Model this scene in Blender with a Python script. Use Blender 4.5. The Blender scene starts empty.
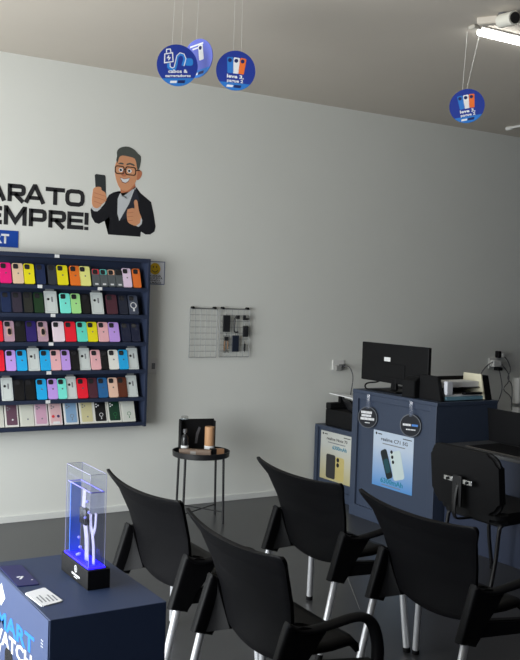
import bpy, bmesh, math, random
from mathutils import Vector, Matrix

# ------------------------------------------------------------------ camera, world, light, exposure
sc = bpy.context.scene
COL = sc.collection
R_RIGHT = Vector((0.8540221613, -0.5192080640, 0.0326976188))
R_UP = Vector((-0.0082969581, 0.0492500568, 0.9987520175))
R_FWD = Vector((0.5201704610, 0.8532276473, -0.0377527924))
cam = bpy.data.cameras.new('camera')
cam.sensor_fit = 'HORIZONTAL'
cam.sensor_width = 36.0
cam.lens = 919.121 / 520.0 * 36.0
cam_o = bpy.data.objects.new('camera', cam)
COL.objects.link(cam_o)
m3 = Matrix((R_RIGHT, R_UP, -R_FWD)).transposed()
cam_o.matrix_world = Matrix.Translation((0, -6.1536, 1.6)) @ m3.to_4x4()
sc.camera = cam_o

world = bpy.data.worlds.new('world')
sc.world = world
world.use_nodes = True
bg = world.node_tree.nodes['Background']
bg.inputs[0].default_value = (0.75, 0.85, 1.0, 1)
bg.inputs[1].default_value = 0.5

sc.view_settings.view_transform = 'Standard'
sc.view_settings.look = 'None'
sc.view_settings.gamma = 1.0
sc.view_settings.use_curve_mapping = False
sc.view_settings.exposure = 0.0


def area(name, loc, direction, sx, sy, power, color):
    l = bpy.data.lights.new(name, 'AREA')
    l.shape = 'RECTANGLE'
    l.size, l.size_y, l.energy, l.color = sx, sy, power, color
    o = bpy.data.objects.new(name, l)
    COL.objects.link(o)
    o.location = loc
    o.rotation_euler = Vector(direction).to_track_quat('-Z', 'Y').to_euler()
    return o


# daylight entering through the open shop front on the left
# (skylight falls inward and down, light off the pavement is warmer and goes up)
area('skylight_shop_front', (-1.74, -2.6, 1.40), (1, 0, -0.45), 3.9, 2.3, 190, (0.84, 0.93, 1.0))
area('pavement_light_shop_front', (-1.72, -2.6, 1.20), (1, 0, 0.55), 3.9, 2.0, 145, (1.0, 0.965, 0.88))

# ------------------------------------------------------------------ materials
MATS = {}


def mat(key, col=(0.5, 0.5, 0.5), rough=0.5, metal=0.0, var=0.0, scale=20.0, bump=0.0, emit=0.0, coat=0.0, spec=0.5):
    if key in MATS:
        return MATS[key]
    m = bpy.data.materials.new(key)
    m.use_nodes = True
    nt = m.node_tree
    p = nt.nodes['Principled BSDF']
    p.inputs['Base Color'].default_value = (*col, 1)
    p.inputs['Roughness'].default_value = rough
    p.inputs['Metallic'].default_value = metal
    p.inputs['Specular IOR Level'].default_value = spec
    if coat:
        p.inputs['Coat Weight'].default_value = coat
    if emit:
        p.inputs['Emission Color'].default_value = (*col, 1)
        p.inputs['Emission Strength'].default_value = emit
    if var or bump:
        tc = nt.nodes.new('ShaderNodeTexCoord')
        nz = nt.nodes.new('ShaderNodeTexNoise')
        nz.inputs['Scale'].default_value = scale
        nz.inputs['Detail'].default_value = 4
        nt.links.new(tc.outputs['Object'], nz.inputs['Vector'])
        if var:
            mx = nt.nodes.new('ShaderNodeMix')
            mx.data_type = 'RGBA'
            mx.inputs['A'].default_value = (*[max(0, c * (1 - var)) for c in col], 1)
            mx.inputs['B'].default_value = (*[min(1, c * (1 + var)) for c in col], 1)
            nt.links.new(nz.outputs['Fac'], mx.inputs['Factor'])
            nt.links.new(mx.outputs['Result'], p.inputs['Base Color'])
        if bump:
            b = nt.nodes.new('ShaderNodeBump')
            b.inputs['Strength'].default_value = bump
            b.inputs['Distance'].default_value = 0.002
            nt.links.new(nz.outputs['Fac'], b.inputs['Height'])
            nt.links.new(b.outputs['Normal'], p.inputs['Normal'])
    MATS[key] = m
    return m


def clear_mat(key, tint, gloss):
    m = bpy.data.materials.new(key)
    m.use_nodes = True
    nt = m.node_tree
    nt.nodes.remove(nt.nodes['Principled BSDF'])
    out = nt.nodes['Material Output']
    t = nt.nodes.new('ShaderNodeBsdfTransparent')
    t.inputs[0].default_value = (*tint, 1)
    g = nt.nodes.new('ShaderNodeBsdfGlossy')
    g.inputs['Roughness'].default_value = 0.08
    g.inputs['Color'].default_value = (1, 1, 1, 1)
    mx = nt.nodes.new('ShaderNodeMixShader')
    mx.inputs[0].default_value = gloss
    nt.links.new(t.outputs[0], mx.inputs[1])
    nt.links.new(g.outputs[0], mx.inputs[2])
    nt.links.new(mx.outputs[0], out.inputs['Surface'])
    MATS[key] = m
    return m


def srgb(r, g, b):
    return tuple(((c / 255) / 12.92 if c / 255 <= 0.04045 else ((c / 255 + 0.055) / 1.055) ** 2.4) for c in (r, g, b))


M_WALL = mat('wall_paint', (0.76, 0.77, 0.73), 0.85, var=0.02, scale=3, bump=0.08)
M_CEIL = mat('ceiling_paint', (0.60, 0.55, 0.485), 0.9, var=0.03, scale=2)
M_FLOOR = mat('floor_dark_porcelain', (0.045, 0.046, 0.050), 0.34, var=0.16, scale=1.6, bump=0.02)
M_NAVYWALL = mat('unseen_wall_navy', (0.05, 0.07, 0.13), 0.8, var=0.03, scale=3)  # for the unseen right and front walls, dark navy chosen to cut bounced light
M_SKIRT = mat('skirting_white', (0.72, 0.73, 0.71), 0.5)
M_NAVY = mat('navy_laminate', (0.022, 0.032, 0.066), 0.5, var=0.06, scale=8)
M_DESK = mat('desk_blue_laminate', (0.042, 0.058, 0.098), 0.45, var=0.05, scale=6)
M_TABLE = mat('stand_blue_laminate', (0.022, 0.040, 0.100), 0.55, var=0.05, scale=6)
M_STANDPRINT = mat('stand_print_blue', (0.055, 0.082, 0.185), 0.45, var=0.05, scale=6)
M_PLASTIC = mat('black_plastic', (0.004, 0.004, 0.005), 0.5, var=0.1, scale=60, bump=0.05, spec=0.13)
M_ALU = mat('aluminium_tube', (0.68, 0.69, 0.72), 0.38, metal=0.45, var=0.04)
M_BLACK = mat('black_matte', (0.006, 0.006, 0.007), 0.55, spec=0.18)
M_BLACKG = mat('black_gloss', (0.012, 0.012, 0.014), 0.25)
M_BLKMET = mat('black_metal', (0.012, 0.012, 0.014), 0.45, spec=0.4)
M_WHITE = mat('white_plastic', (0.75, 0.75, 0.73), 0.45)
M_PAPER = mat('white_paper', (0.78, 0.79, 0.80), 0.8, var=0.02)
M_INK = mat('black_ink', (0.015, 0.015, 0.018), 0.7)
M_GREYINK = mat('grey_ink', (0.22, 0.23, 0.25), 0.7)
M_WHITEINK = mat('white_ink', (0.82, 0.83, 0.86), 0.7)
M_SIGNBLUE = mat('sign_blue', srgb(22, 52, 150), 0.5)
M_SIGNLIGHT = mat('sign_light_blue', srgb(40, 120, 205), 0.5)
M_ORANGE = mat('sign_orange', srgb(240, 115, 45), 0.5)
M_CHROME = mat('steel', (0.6, 0.6, 0.6), 0.25, metal=1.0)
M_WIRE = mat('grid_wire_white', (0.32, 0.33, 0.33), 0.45)
M_TAN = mat('tan_card', srgb(196, 150, 110), 0.6)
M_BROWN = mat('brown_box', srgb(120, 100, 85), 0.5, var=0.1)
M_THREAD = mat('nylon_thread', (0.75, 0.75, 0.72), 0.5)
M_CABLE = mat('grey_cable', (0.10, 0.10, 0.11), 0.5)
M_LED = mat('led_white', (1.0, 1.0, 0.96), 0.5, emit=9.0)
M_LEDBLUE = mat('led_blue', (0.02, 0.01, 1.0), 0.5, emit=3.0)
M_ACRYL = clear_mat('clear_acrylic', (0.96, 0.97, 1.0), 0.045)
M_WATER = clear_mat('tank_water', (0.88, 0.89, 0.99), 0.02)
M_TAPE = clear_mat('clear_tape', (0.80, 0.84, 0.92), 0.06)
M_BAG = clear_mat('clear_bag', (0.82, 0.82, 0.82), 0.10)

# ------------------------------------------------------------------ geometry helpers


def new():
    return bmesh.new()


def box(bm, lo, hi, bev=0.0, seg=2):
    lo, hi = Vector(lo), Vector(hi)
    c, s = (lo + hi) / 2, hi - lo
    r = bmesh.ops.create_cube(bm, size=1.0)
    vs = r['verts']
    for v in vs:
        v.co = Vector((v.co.x * s.x, v.co.y * s.y, v.co.z * s.z)) + c
    if bev:
        es = list({e for v in vs for e in v.link_edges})
        bmesh.ops.bevel(bm, geom=es, offset=bev, segments=seg, affect='EDGES', profile=0.5)
    return bm


def frame_axes(d):
    d = d.normalized()
    a = Vector((0, 0, 1)) if abs(d.z) < 0.9 else Vector((1, 0, 0))
    u = d.cross(a).normalized()
    return u, d.cross(u).normalized()


def cyl(bm, p0, p1, r0, r1=None, n=14):
    r1 = r0 if r1 is None else r1
    p0, p1 = Vector(p0), Vector(p1)
    u, v = frame_axes(p1 - p0)
    rings = []
    for p, r in ((p0, r0), (p1, r1)):
        rings.append([bm.verts.new(p + (u * math.cos(2 * math.pi * i / n) + v * math.sin(2 * math.pi * i / n)) * r) for i in range(n)])
    for i in range(n):
        j = (i + 1) % n
        bm.faces.new((rings[0][i], rings[0][j], rings[1][j], rings[1][i]))
    bm.faces.new(rings[0][::-1])
    bm.faces.new(rings[1])
    return bm


def smooth_path(pts, k=4):
    pts = [Vector(p) for p in pts]
    out = []
    for i in range(len(pts) - 1):
        p0 = pts[max(i - 1, 0)]; p1 = pts[i]; p2 = pts[i + 1]; p3 = pts[min(i + 2, len(pts) - 1)]
        for j in range(k):
            t = j / k
            out.append(0.5 * ((2 * p1) + (p2 - p0) * t + (2 * p0 - 5 * p1 + 4 * p2 - p3) * t * t + (3 * p1 - p0 - 3 * p2 + p3) * t ** 3))
    out.append(pts[-1])
    return out


def tube(bm, pts, r, n=8, ry=None, side=None, k=4):
    """swept tube; r may be a list over the given points; with ry an ellipse (r along `side`, ry across)"""
    rs = r if isinstance(r, (list, tuple)) else [r] * len(pts)
    rys = None if ry is None else (ry if isinstance(ry, (list, tuple)) else [ry] * len(pts))
    P = smooth_path(pts, k) if k > 1 else [Vector(p) for p in pts]
    rings = []
    for i, p in enumerate(P):
        a = P[max(i - 1, 0)]; b = P[min(i + 1, len(P) - 1)]
        d = (b - a).normalized()
        if side is not None:
            u = Vector(side); u = (u - d * u.dot(d)).normalized(); v = d.cross(u)
        else:
            u, v = frame_axes(d)
        f = i / max(k, 1); i0 = min(int(f), len(rs) - 1); i1 = min(i0 + 1, len(rs) - 1); t = f - i0
        rr = rs[i0] * (1 - t) + rs[i1] * t
        r2 = rr if rys is None else rys[i0] * (1 - t) + rys[i1] * t
        rings.append([bm.verts.new(p + u * math.cos(2 * math.pi * q / n) * rr + v * math.sin(2 * math.pi * q / n) * r2) for q in range(n)])
    for a, b in zip(rings[:-1], rings[1:]):
        for i in range(n):
            j = (i + 1) % n
            bm.faces.new((a[i], a[j], b[j], b[i]))
    bm.faces.new(rings[0][::-1])
    bm.faces.new(rings[-1])
    return bm


def lathe(bm, prof, n=32, c=(0, 0, 0)):
    rings = []
    c = Vector(c)
    for r, z in prof:
        if r < 1e-6:
            rings.append([bm.verts.new(c + Vector((0, 0, z)))])
        else:
            rings.append([bm.verts.new(c + Vector((r * math.cos(2 * math.pi * i / n), r * math.sin(2 * math.pi * i / n), z))) for i in range(n)])
    for a, b in zip(rings[:-1], rings[1:]):
        for i in range(n):
            j = (i + 1) % n
            if len(a) == 1 and len(b) > 1:
                bm.faces.new((a[0], b[j], b[i]))
            elif len(b) == 1 and len(a) > 1:
                bm.faces.new((a[i], a[j], b[0]))
            elif len(a) > 1:
                bm.faces.new((a[i], a[j], b[j], b[i]))
    return bm


def prism(bm, poly, o, u, v, t0, t1):
    """polygon (2-D) in plane o + a*u + b*v, from offset t0 to t1 along u x v"""
    o, u, v = Vector(o), Vector(u), Vector(v)
    n = u.cross(v).normalized()
    a = [bm.verts.new(o + u * p[0] + v * p[1] + n * t0) for p in poly]
    b = [bm.verts.new(o + u * p[0] + v * p[1] + n * t1) for p in poly]
    k = len(poly)
    bm.faces.new(a[::-1])
    bm.faces.new(b)
    for i in range(k):
        j = (i + 1) % k
        bm.faces.new((a[i], a[j], b[j], b[i]))
    return bm


def rrect(x0, y0, x1, y1, r, k=4):
    pts = []
    for cx, cy, a in ((x1 - r, y1 - r, 0), (x0 + r, y1 - r, 90), (x0 + r, y0 + r, 180), (x1 - r, y0 + r, 270)):
        for i in range(k + 1):
            t = math.radians(a + 90 * i / k)
            pts.append((cx + r * math.cos(t), cy + r * math.sin(t)))
    return pts


def circle(cx, cy, r, n=28, ry=None):
    ry = r if ry is None else ry
    return [(cx + r * math.cos(2 * math.pi * i / n), cy + ry * math.sin(2 * math.pi * i / n)) for i in range(n)]


def ring_prism(bm, outer, inner, o, u, v, t0, t1):
    o, u, v = Vector(o), Vector(u), Vector(v)
    n = u.cross(v).normalized()
    def mk(poly, t):
        return [bm.verts.new(o + u * p[0] + v * p[1] + n * t) for p in poly]
    oa, ob, ia, ib = mk(outer, t0), mk(outer, t1), mk(inner, t0), mk(inner, t1)
    k = len(outer)
    for i in range(k):
        j = (i + 1) % k
        bm.faces.new((ob[i], ob[j], ib[j], ib[i]))
        bm.faces.new((oa[j], oa[i], ia[i], ia[j]))
        bm.faces.new((oa[i], oa[j], ob[j], ob[i]))
        bm.faces.new((ia[j], ia[i], ib[i], ib[j]))
    return bm


def obj(name, bm, m, parent=None, smooth=False):
    bmesh.ops.recalc_face_normals(bm, faces=bm.faces)
    me = bpy.data.meshes.new(name)
    bm.to_mesh(me)
    bm.free()
    me.materials.append(m)
    if smooth:
        for p in me.polygons:
            p.use_smooth = True
    o = bpy.data.objects.new(name, me)
    COL.objects.link(o)
    if parent is not None:
        o.parent = parent
    if smooth == 'auto':
        md = o.modifiers.new('split', 'EDGE_SPLIT')
        md.split_angle = math.radians(40)
    return o


def tag(o, label, cat, group=None):
    o['label'] = label
    o['category'] = cat
    if group:
        o['group'] = group
    return o


def thing(name, label, cat, loc=(0, 0, 0), rotz=0.0, group=None):
    o = bpy.data.objects.new(name, None)
    o.empty_display_size = 0.1
    COL.objects.link(o)
    o.location = loc
    o.rotation_euler = (0, 0, rotz)
    return tag(o, label, cat, group)


def struct(name, bm, m, parent=None, smooth=False):
    o = obj(name, bm, m, parent, smooth)
    o['kind'] = 'structure'
    return o


def text(body, height, o, u, v, m, parent, width=None, bold=0.0, align='CENTER', off=0.0006, name='lettering'):
    """flat lettering: cap height `height`, anchored at o (baseline), running along u, up along v"""
    cu = bpy.data.curves.new('t', 'FONT')
    cu.body = body
    cu.align_x = align
    cu.size = 1.0
    cu.offset = bold
    cu.resolution_u = 2
    to = bpy.data.objects.new('t', cu)
    COL.objects.link(to)
    me = bpy.data.meshes.new_from_object(to)
    bpy.data.objects.remove(to)
    bpy.data.curves.remove(cu)
    me.name = name
    xs = [w.co.x for w in me.vertices]
    s = height / 0.69
    sx = s if not width else width / max(1e-6, (max(xs) - min(xs)))
    u, v = Vector(u), Vector(v)
    n = u.cross(v).normalized()
    o = Vector(o)
    for w in me.vertices:
        w.co = o + u * (w.co.x * sx) + v * (w.co.y * s) + n * off
    me.materials.clear()
    me.materials.append(m)
    ob = bpy.data.objects.new(name, me)
    COL.objects.link(ob)
    ob.parent = parent
    return ob


UX, UY, UZ = Vector((1, 0, 0)), Vector((0, 1, 0)), Vector((0, 0, 1))
CEIL = 3.152

# ------------------------------------------------------------------ the room
struct('floor', box(new(), (-1.7, -9.2, -0.1), (9.0, 0.15, 0.0)), M_FLOOR)
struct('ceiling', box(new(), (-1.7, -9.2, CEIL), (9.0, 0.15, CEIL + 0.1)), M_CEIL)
struct('wall_back', box(new(), (-1.7, 0.0, 0.0), (9.0, 0.15, CEIL)), M_WALL)
struct('wall_right', box(new(), (9.0, -9.2, 0.0), (9.15, 0.15, CEIL)), M_NAVYWALL)
struct('wall_front', box(new(), (-1.7, -9.35, 0.0), (9.0, -9.2, CEIL)), M_NAVYWALL)
b = new()
box(b, (-1.85, -9.2, 0.0), (-1.7, -4.65, CEIL))
box(b, (-1.85, -0.55, 0.0), (-1.7, 0.15, CEIL))
box(b, (-1.85, -4.65, 2.65), (-1.7, -0.55, CEIL))
struct('wall_left', b, M_WALL)
struct('baseboard_back', box(new(), (-1.7, -0.012, 0.0), (9.0, 0.0, 0.045), 0.003), M_SKIRT)

# ------------------------------------------------------------------ waiting chairs
CW = 0.012


def back_pt(s, t):
    """s -1..1 across, t 0..1 up"""
    keys = [(0.0, 0.092, 0.225, 0.395), (0.3, 0.074, 0.258, 0.51), (0.55, 0.046, 0.283, 0.61), (0.8, 0.004, 0.315, 0.706), (1.0, -0.046, 0.374, 0.781)]
    for a, b_ in zip(keys[:-1], keys[1:]):
        if t <= b_[0] + 1e-9:
            f = (t - a[0]) / (b_[0] - a[0])
            x, hw, z = (a[i] * (1 - f) + b_[i] * f for i in (1, 2, 3))
            break
    d_top = (1 - t) * 0.35
    r_c = 0.030
    if d_top < r_c:
        hw -= r_c - math.sqrt(max(0.0, r_c * r_c - (r_c - d_top) ** 2))
    x += 0.030 * s * s * (0.5 + 0.5 * t)
    z += t * t * (-0.012 + 0.024 * abs(s) ** 2.2)
    if t < 0.15:
        z -= 0.03 * (1 - s * s) * (1 - t / 0.15)
    return Vector((x, s * hw, z))


def make_chair():
    t = thing('waiting_chair', 'x', 'chair')
    # back shell
    bm = new()
    TS = [0, 0.05, 0.1, 0.15, 0.22, 0.3, 0.38, 0.46, 0.55, 0.63, 0.72, 0.8, 0.85, 0.88, 0.91, 0.94, 0.965, 0.985, 0.997, 1.0]
    NS, NT = 20, len(TS) - 1
    g = [[bm.verts.new(back_pt(-1 + 2 * i / NS, tt)) for i in range(NS + 1)] for tt in TS]
    for j in range(NT):
        for i in range(NS):
            bm.faces.new((g[j][i], g[j][i + 1], g[j + 1][i + 1], g[j + 1][i]))
    o = obj('backrest', bm, M_PLASTIC, t, True)
    md = o.modifiers.new('thick', 'SOLIDIFY'); md.thickness = 0.014; md.offset = 0
    md = o.modifiers.new('bev', 'BEVEL'); md.width = 0.005; md.segments = 2; md.limit_method = 'ANGLE'
    # seat
    bm = new()
    rows = [(0.096, 0.228, 0.446), (0.12, 0.240, 0.436), (0.18, 0.248, 0.430), (0.25, 0.256, 0.434), (0.31, 0.258, 0.442), (0.345, 0.256, 0.440), (0.362, 0.252, 0.425), (0.366, 0.250, 0.40)]
    NS = 12
    g = []
    for x, hw, z in rows:
        r = []
        for i in range(NS + 1):
            s = -1 + 2 * i / NS
            r.append(bm.verts.new((x + 0.012 * (1 - s * s) * (x > 0.3), s * hw, z + 0.012 * s * s - (0.0 if abs(s) < 0.99 else 0.012))))
        g.append(r)
    for a, c in zip(g[:-1], g[1:]):
        for i in range(NS):
            bm.faces.new((a[i], a[i + 1], c[i + 1], c[i]))
    o = obj('seat', bm, M_PLASTIC, t, True)
    md = o.modifiers.new('thick', 'SOLIDIFY'); md.thickness = 0.016; md.offset = -1
    for s in (-1, 1):
        # rear leg sleeve with the web that runs into the arm
        poly = [(-0.016, 0.345), (0.066, 0.322), (0.078, 0.352), (0.100, 0.40), (0.116, 0.436), (0.148, 0.474), (0.20, 0.506), (0.20, 0.520), (0.13, 0.519), (0.095, 0.527), (0.074, 0.545), (0.055, 0.556), (0.046, 0.54)]
        bm = new()
        prism(bm, poly, (0, s * 0.281 + 0.022, 0), UX, UZ, 0.0, 0.044)
        es = [e for e in bm.edges if abs(e.verts[0].co.y - e.verts[1].co.y) < 1e-5]
        bmesh.ops.bevel(bm, geom=es, offset=0.014, segments=4, affect='EDGES', profile=0.5)
        obj('leg_sleeve', bm, M_PLASTIC, t, 'auto')
        # wing tying the sleeve to the back shell
        lv = [((0.008, 0.278, 0.336), (0.096, 0.190, 0.368)), ((0.022, 0.278, 0.39), (0.092, 0.218, 0.412)), ((0.036, 0.276, 0.44), (0.086, 0.236, 0.452)), ((0.049, 0.273, 0.49), (0.079, 0.248, 0.492)), ((0.060, 0.268, 0.54), (0.071, 0.258, 0.538))]
        bm = new()
        for off in (0.0, 0.022):
            gr = []
            for (a, c_) in lv:
                a, c_ = Vector(a), Vector(c_)
                row = []
                for q in range(5):
                    f = q / 4
                    p = a.lerp(c_, f)
                    p.x += 0.010 * math.sin(math.pi * f) + off
                    p.y *= s
                    row.append(bm.verts.new(p))
                gr.append(row)
            for a, c_ in zip(gr[:-1], gr[1:]):
                for q in range(4):
                    bm.faces.new((a[q], a[q + 1], c_[q + 1], c_[q]))
            if off == 0.0:
                g0 = gr
        for q in range(4):
            bm.faces.new((g0[0][q], g0[0][q + 1], gr[0][q + 1], gr[0][q]))
            bm.faces.new((g0[-1][q], g0[-1][q + 1], gr[-1][q + 1], gr[-1][q]))
            bm.faces.new((g0[q][0], g0[q + 1][0], gr[q + 1][0], gr[q][0]))
            bm.faces.new((g0[q][4], g0[q + 1][4], gr[q + 1][4], gr[q][4]))
        obj('side_wing', bm, M_PLASTIC, t, 'auto')
        # arm
        A = [(0.055, 0.283, 0.545), (0.095, 0.287, 0.524), (0.15, 0.293, 0.521), (0.215, 0.308, 0.535), (0.275, 0.325, 0.552), (0.315, 0.335, 0.552), (0.345, 0.341, 0.530), (0.362, 0.345, 0.490), (0.368, 0.350, 0.43), (0.355, 0.356, 0.34)]
        bm = new()
        tube(bm, [(x, s * y, z) for x, y, z in A], [0.022, 0.024, 0.025, 0.024, 0.024, 0.024, 0.023, 0.023, 0.023, 0.021], 10, [0.010, 0.011, 0.012, 0.013, 0.014, 0.016, 0.019, 0.021, 0.022, 0.021], (0, 1, 0), 4)
        obj('armrest', bm, M_PLASTIC, t, True)
        # seat side rail
        bm = new()
        poly = [(0.07, 0.352), (0.36, 0.356), (0.36, 0.405), (0.085, 0.416)]
        prism(bm, poly, (0, s * 0.275 + 0.018, 0), UX, UZ, 0.0, 0.036)
        bmesh.ops.bevel(bm, geom=bm.edges[:], offset=0.005, segments=2, affect='EDGES')
        for v in bm.verts:
            if v.co.x > 0.3:
                v.co.y += s * 0.055
        obj('side_rail', bm, M_PLASTIC, t)
        # legs
        bm = new()
        cyl(bm, (0.026, s * 0.281, 0.345), (-0.052, s * 0.286, 0.012), 0.0155)
        o = obj('leg', bm, M_ALU, t, 'auto')
        bm = new(); cyl(bm, (-0.049, s * 0.286, 0.022), (-0.054, s * 0.286, 0.0), 0.017)
        obj('foot_cap', bm, M_BLACK, o)
        bm = new()
        cyl(bm, (0.340, s * 0.358, 0.36), (0.358, s * 0.395, 0.012), 0.0155)
        o = obj('leg', bm, M_ALU, t, 'auto')
        bm = new(); cyl(bm, (0.3575, s * 0.394, 0.022), (0.359, s * 0.396, 0.0), 0.017)
        obj('foot_cap', bm, M_BLACK, o)
    return t


def copy_tree(o, parent=None):
    c = o.copy()
    COL.objects.link(c)
    c.parent = parent
    for ch in list(o.children):
        copy_tree(ch, c)
    return c


chair0 = make_chair()
spots = [(1.604, -2.626, 1.1, 'black plastic armchair directly behind the glowing acrylic watch display'),
         (2.404, -2.603, -0.3, 'black plastic armchair in front of the desk, its back beside the round side table'),
         (1.572, -3.446, -2.2, 'nearest black plastic armchair, its curved armrest showing at the bottom edge'),
         (2.409, -3.423, -1.8, 'black plastic armchair on the right, in front of the fixed tube-leg chair')]
chairs = [chair0] + [copy_tree(chair0) for _ in spots[1:]]
for c, (x, y, a, lab) in zip(chairs, spots):
    c.location = (x, y, 0)
    c.rotation_euler = (0, 0, math.radians(a))
    tag(c, lab, 'chair', 'black armchairs with aluminium legs')

# ------------------------------------------------------------------ watch stand with printed front
t = thing('display_stand', 'blue box stand printed with smartwatch advertising, in the lower left corner', 'display stand', (0.772, -3.90, 0))
obj('body', box(new(), (0, 0, 0), (0.33, 0.555, 0.75), 0.002), M_TABLE, t)
pf = obj('printed_front', box(new(), (-0.003, 0.003, 0.003), (0.0, 0.552, 0.748)), M_STANDPRINT, t)
O = Vector((-0.003, 0, 0)); UN = Vector((0, -1, 0))
M_BLUEINK = mat('bright_blue_ink', srgb(15, 120, 225), 0.6)
US = Vector((0, -1, 0.07)).normalized()
text('SMART', 0.046, O + Vector((0, 0.114, 0.618)), US, UZ, M_BLUEINK, pf, 0.425, 0.03, 'RIGHT')
text('WATCH', 0.042, O + Vector((0, 0.124, 0.568)), US, UZ, M_WHITEINK, pf, 0.40, 0.03, 'RIGHT')
text('W', 0.042, O + Vector((0, 0.455, 0.498)), US, UZ, M_WHITEINK, pf, 0.075, 0.03, 'CENTER')
bm = new(); prism(bm, [(0, 0.034), (0.04, 0), (0, -0.034), (-0.04, 0)], O + Vector((0, 0.43, 0.69)), UN, UZ, 0.0, 0.0006)
obj('diamond_mark', bm, M_WHITEINK, pf)
bm = new(); prism(bm, rrect(-0.04, -0.06, 0.04, 0.05, 0.025), O + Vector((0, 0.34, 0.505)), UN, UZ, 0.0, 0.0008)
w = obj('watch_picture', bm, M_BLACKG, pf)
bm = new()
for i in range(3):
    for j in range(3):
        prism(bm, circle(0.006 * i, 0.008 * j, 0.0018, 6), O + Vector((0, 0.055, 0.665)), UN, UZ, 0, 0.0006)
obj('dot_marks', bm, M_WHITEINK, pf)

# acrylic water tank display
AX0, AX1, AY0, AY1 = 0.94, 1.008, -3.722, -3.50
t = thing('watch_tank_display', 'clear acrylic tank with a watch inside on a black base glowing blue', 'display', (0, 0, 0))
base = obj('base', box(new(), (AX0, AY0, 0.75), (AX1, AY1, 0.806), 0.002), M_BLACK, t)
bm = new(); ring_prism(bm, circle(0, 0, 0.0105), circle(0, 0, 0.0085), (AX0, -3.625, 0.787), UN, UZ, 0, 0.0006)
prism(bm, [(-0.003, -0.006), (-0.001, -0.006), (-0.001, 0.006), (-0.003, 0.006)], (AX0, -3.625, 0.787), UN, UZ, 0, 0.0006)
prism(bm, [(-0.001, -0.001), (0.006, -0.001), (0.006, 0.001), (-0.001, 0.001)], (AX0, -3.625, 0.787), UN, UZ, 0, 0.0006)
obj('round_emblem', bm, M_WHITEINK, base)
bm = new()
for i, (a, c) in enumerate(((-0.031, 0.031), (-0.014, 0.014))):
    k = 0
    x = a
    while x < c:
        prism(bm, [(x, 0), (x + 0.0045, 0), (x + 0.0045, 0.0055 - 0.003 * i), (x, 0.0055 - 0.003 * i)], (AX0, -3.625, 0.766 - 0.006 * i), UN, UZ, 0, 0.0006)
        x += 0.006
obj('lettering', bm, M_WHITEINK, base)
tx0, tx1, ty0, ty1, tz0, tz1 = 0.947, 0.995, -3.708, -3.512, 0.8065, 1.073
wt = 0.003
for lo, hi in (((tx0, ty0, tz0), (tx0 + wt, ty1, tz1)), ((tx1 - wt, ty0, tz0), (tx1, ty1, tz1)), ((tx0 + wt, ty0, tz0), (tx1 - wt, ty0 + wt, tz1)), ((tx0 + wt, ty1 - wt, tz0), (tx1 - wt, ty1, tz1)), ((tx0, ty0, tz1), (tx1, ty1, tz1 + wt))):
    obj('acrylic_panel', box(new(), lo, hi), M_ACRYL, t)
M_EDGE = mat('acrylic_edge', (0.36, 0.36, 0.55), 0.3)
bm = new()
for x in (tx0, tx1):
    for y in (ty0, ty1):
        box(bm, (x - 0.0007, y - 0.0007, tz0), (x + 0.0007, y + 0.0007, tz1 + wt))
for x in (tx0, tx1):
    box(bm, (x - 0.0007, ty0, tz1 + wt - 0.0007), (x + 0.0007, ty1, tz1 + wt + 0.0007))
for y in (ty0, ty1):
    box(bm, (tx0, y - 0.0007, tz1 + wt - 0.0007), (tx1, y + 0.0007, tz1 + wt + 0.0007))
obj('polished_edges', bm, M_EDGE, t)
obj('water', box(new(), (tx0 + 0.004, ty0 + 0.004, 0.815), (tx1 - 0.004, ty1 - 0.004, 1.022)), M_WATER, t)
bm = new()
box(bm, (tx0 - 0.002, ty0 - 0.002, 0.8062), (tx0 + 0.004, ty1 + 0.002, 0.8105))
box(bm, (tx1 - 0.004, ty0 - 0.002, 0.8062), (tx1 + 0.002, ty1 + 0.002, 0.8105))
box(bm, (tx0 + 0.004, ty0 - 0.002, 0.8062), (tx1 - 0.004, ty0 + 0.004, 0.8105))
box(bm, (tx0 + 0.004, ty1 - 0.004, 0.8062), (tx1 - 0.004, ty1 + 0.002, 0.8105))
obj('light_strip', bm, M_LEDBLUE, t)
obj('lit_floor', box(new(), (tx0 + 0.006, ty0 + 0.006, 0.8065), (tx1 - 0.006, ty1 - 0.006, 0.8115)), mat('led_blue_soft', (0.02, 0.015, 0.9), 0.5, emit=1.3), t)
bm = new()  # ring at the water surface, its colour painted as the LED reflection
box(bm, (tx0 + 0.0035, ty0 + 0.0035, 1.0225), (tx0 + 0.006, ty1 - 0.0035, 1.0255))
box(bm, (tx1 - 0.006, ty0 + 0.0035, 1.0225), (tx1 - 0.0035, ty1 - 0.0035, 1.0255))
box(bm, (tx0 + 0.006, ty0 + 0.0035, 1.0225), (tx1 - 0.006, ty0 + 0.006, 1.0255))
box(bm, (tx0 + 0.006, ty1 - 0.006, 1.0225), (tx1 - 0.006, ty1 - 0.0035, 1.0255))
obj('led_reflection', bm, mat('led_reflection_blue', (0.30, 0.28, 0.95), 0.3), t)
obj('side_board', box(new(), (tx0 + 0.008, ty1 - 0.016, 0.812), (tx1 - 0.008, ty1 - 0.011, 1.02)), mat('tank_blue_board', srgb(60, 130, 235), 0.5), t)
wt_o = thing('smart_watch', 'pale-strapped smart watch with dark screen standing inside the acrylic tank', 'watch', (0.968, -3.62, 0.812))
M_STRAP = mat('pale_strap', (0.52, 0.48, 0.56), 0.5)
bm = new(); tube(bm, [(0.0, -0.018, 0.0), (0.0, -0.014, 0.06), (0.0, 0.0, 0.10), (0.0, 0.010, 0.115)], 0.017, 8, 0.003, (0, 1, 0.2))
obj('strap', bm, M_STRAP, wt_o, True)
bm = new(); tube(bm, [(0.0, 0.018, 0.14), (0.0, 0.012, 0.175), (0.0, 0.010, 0.205)], 0.016, 8, 0.003, (0, 1, 0))
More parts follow.
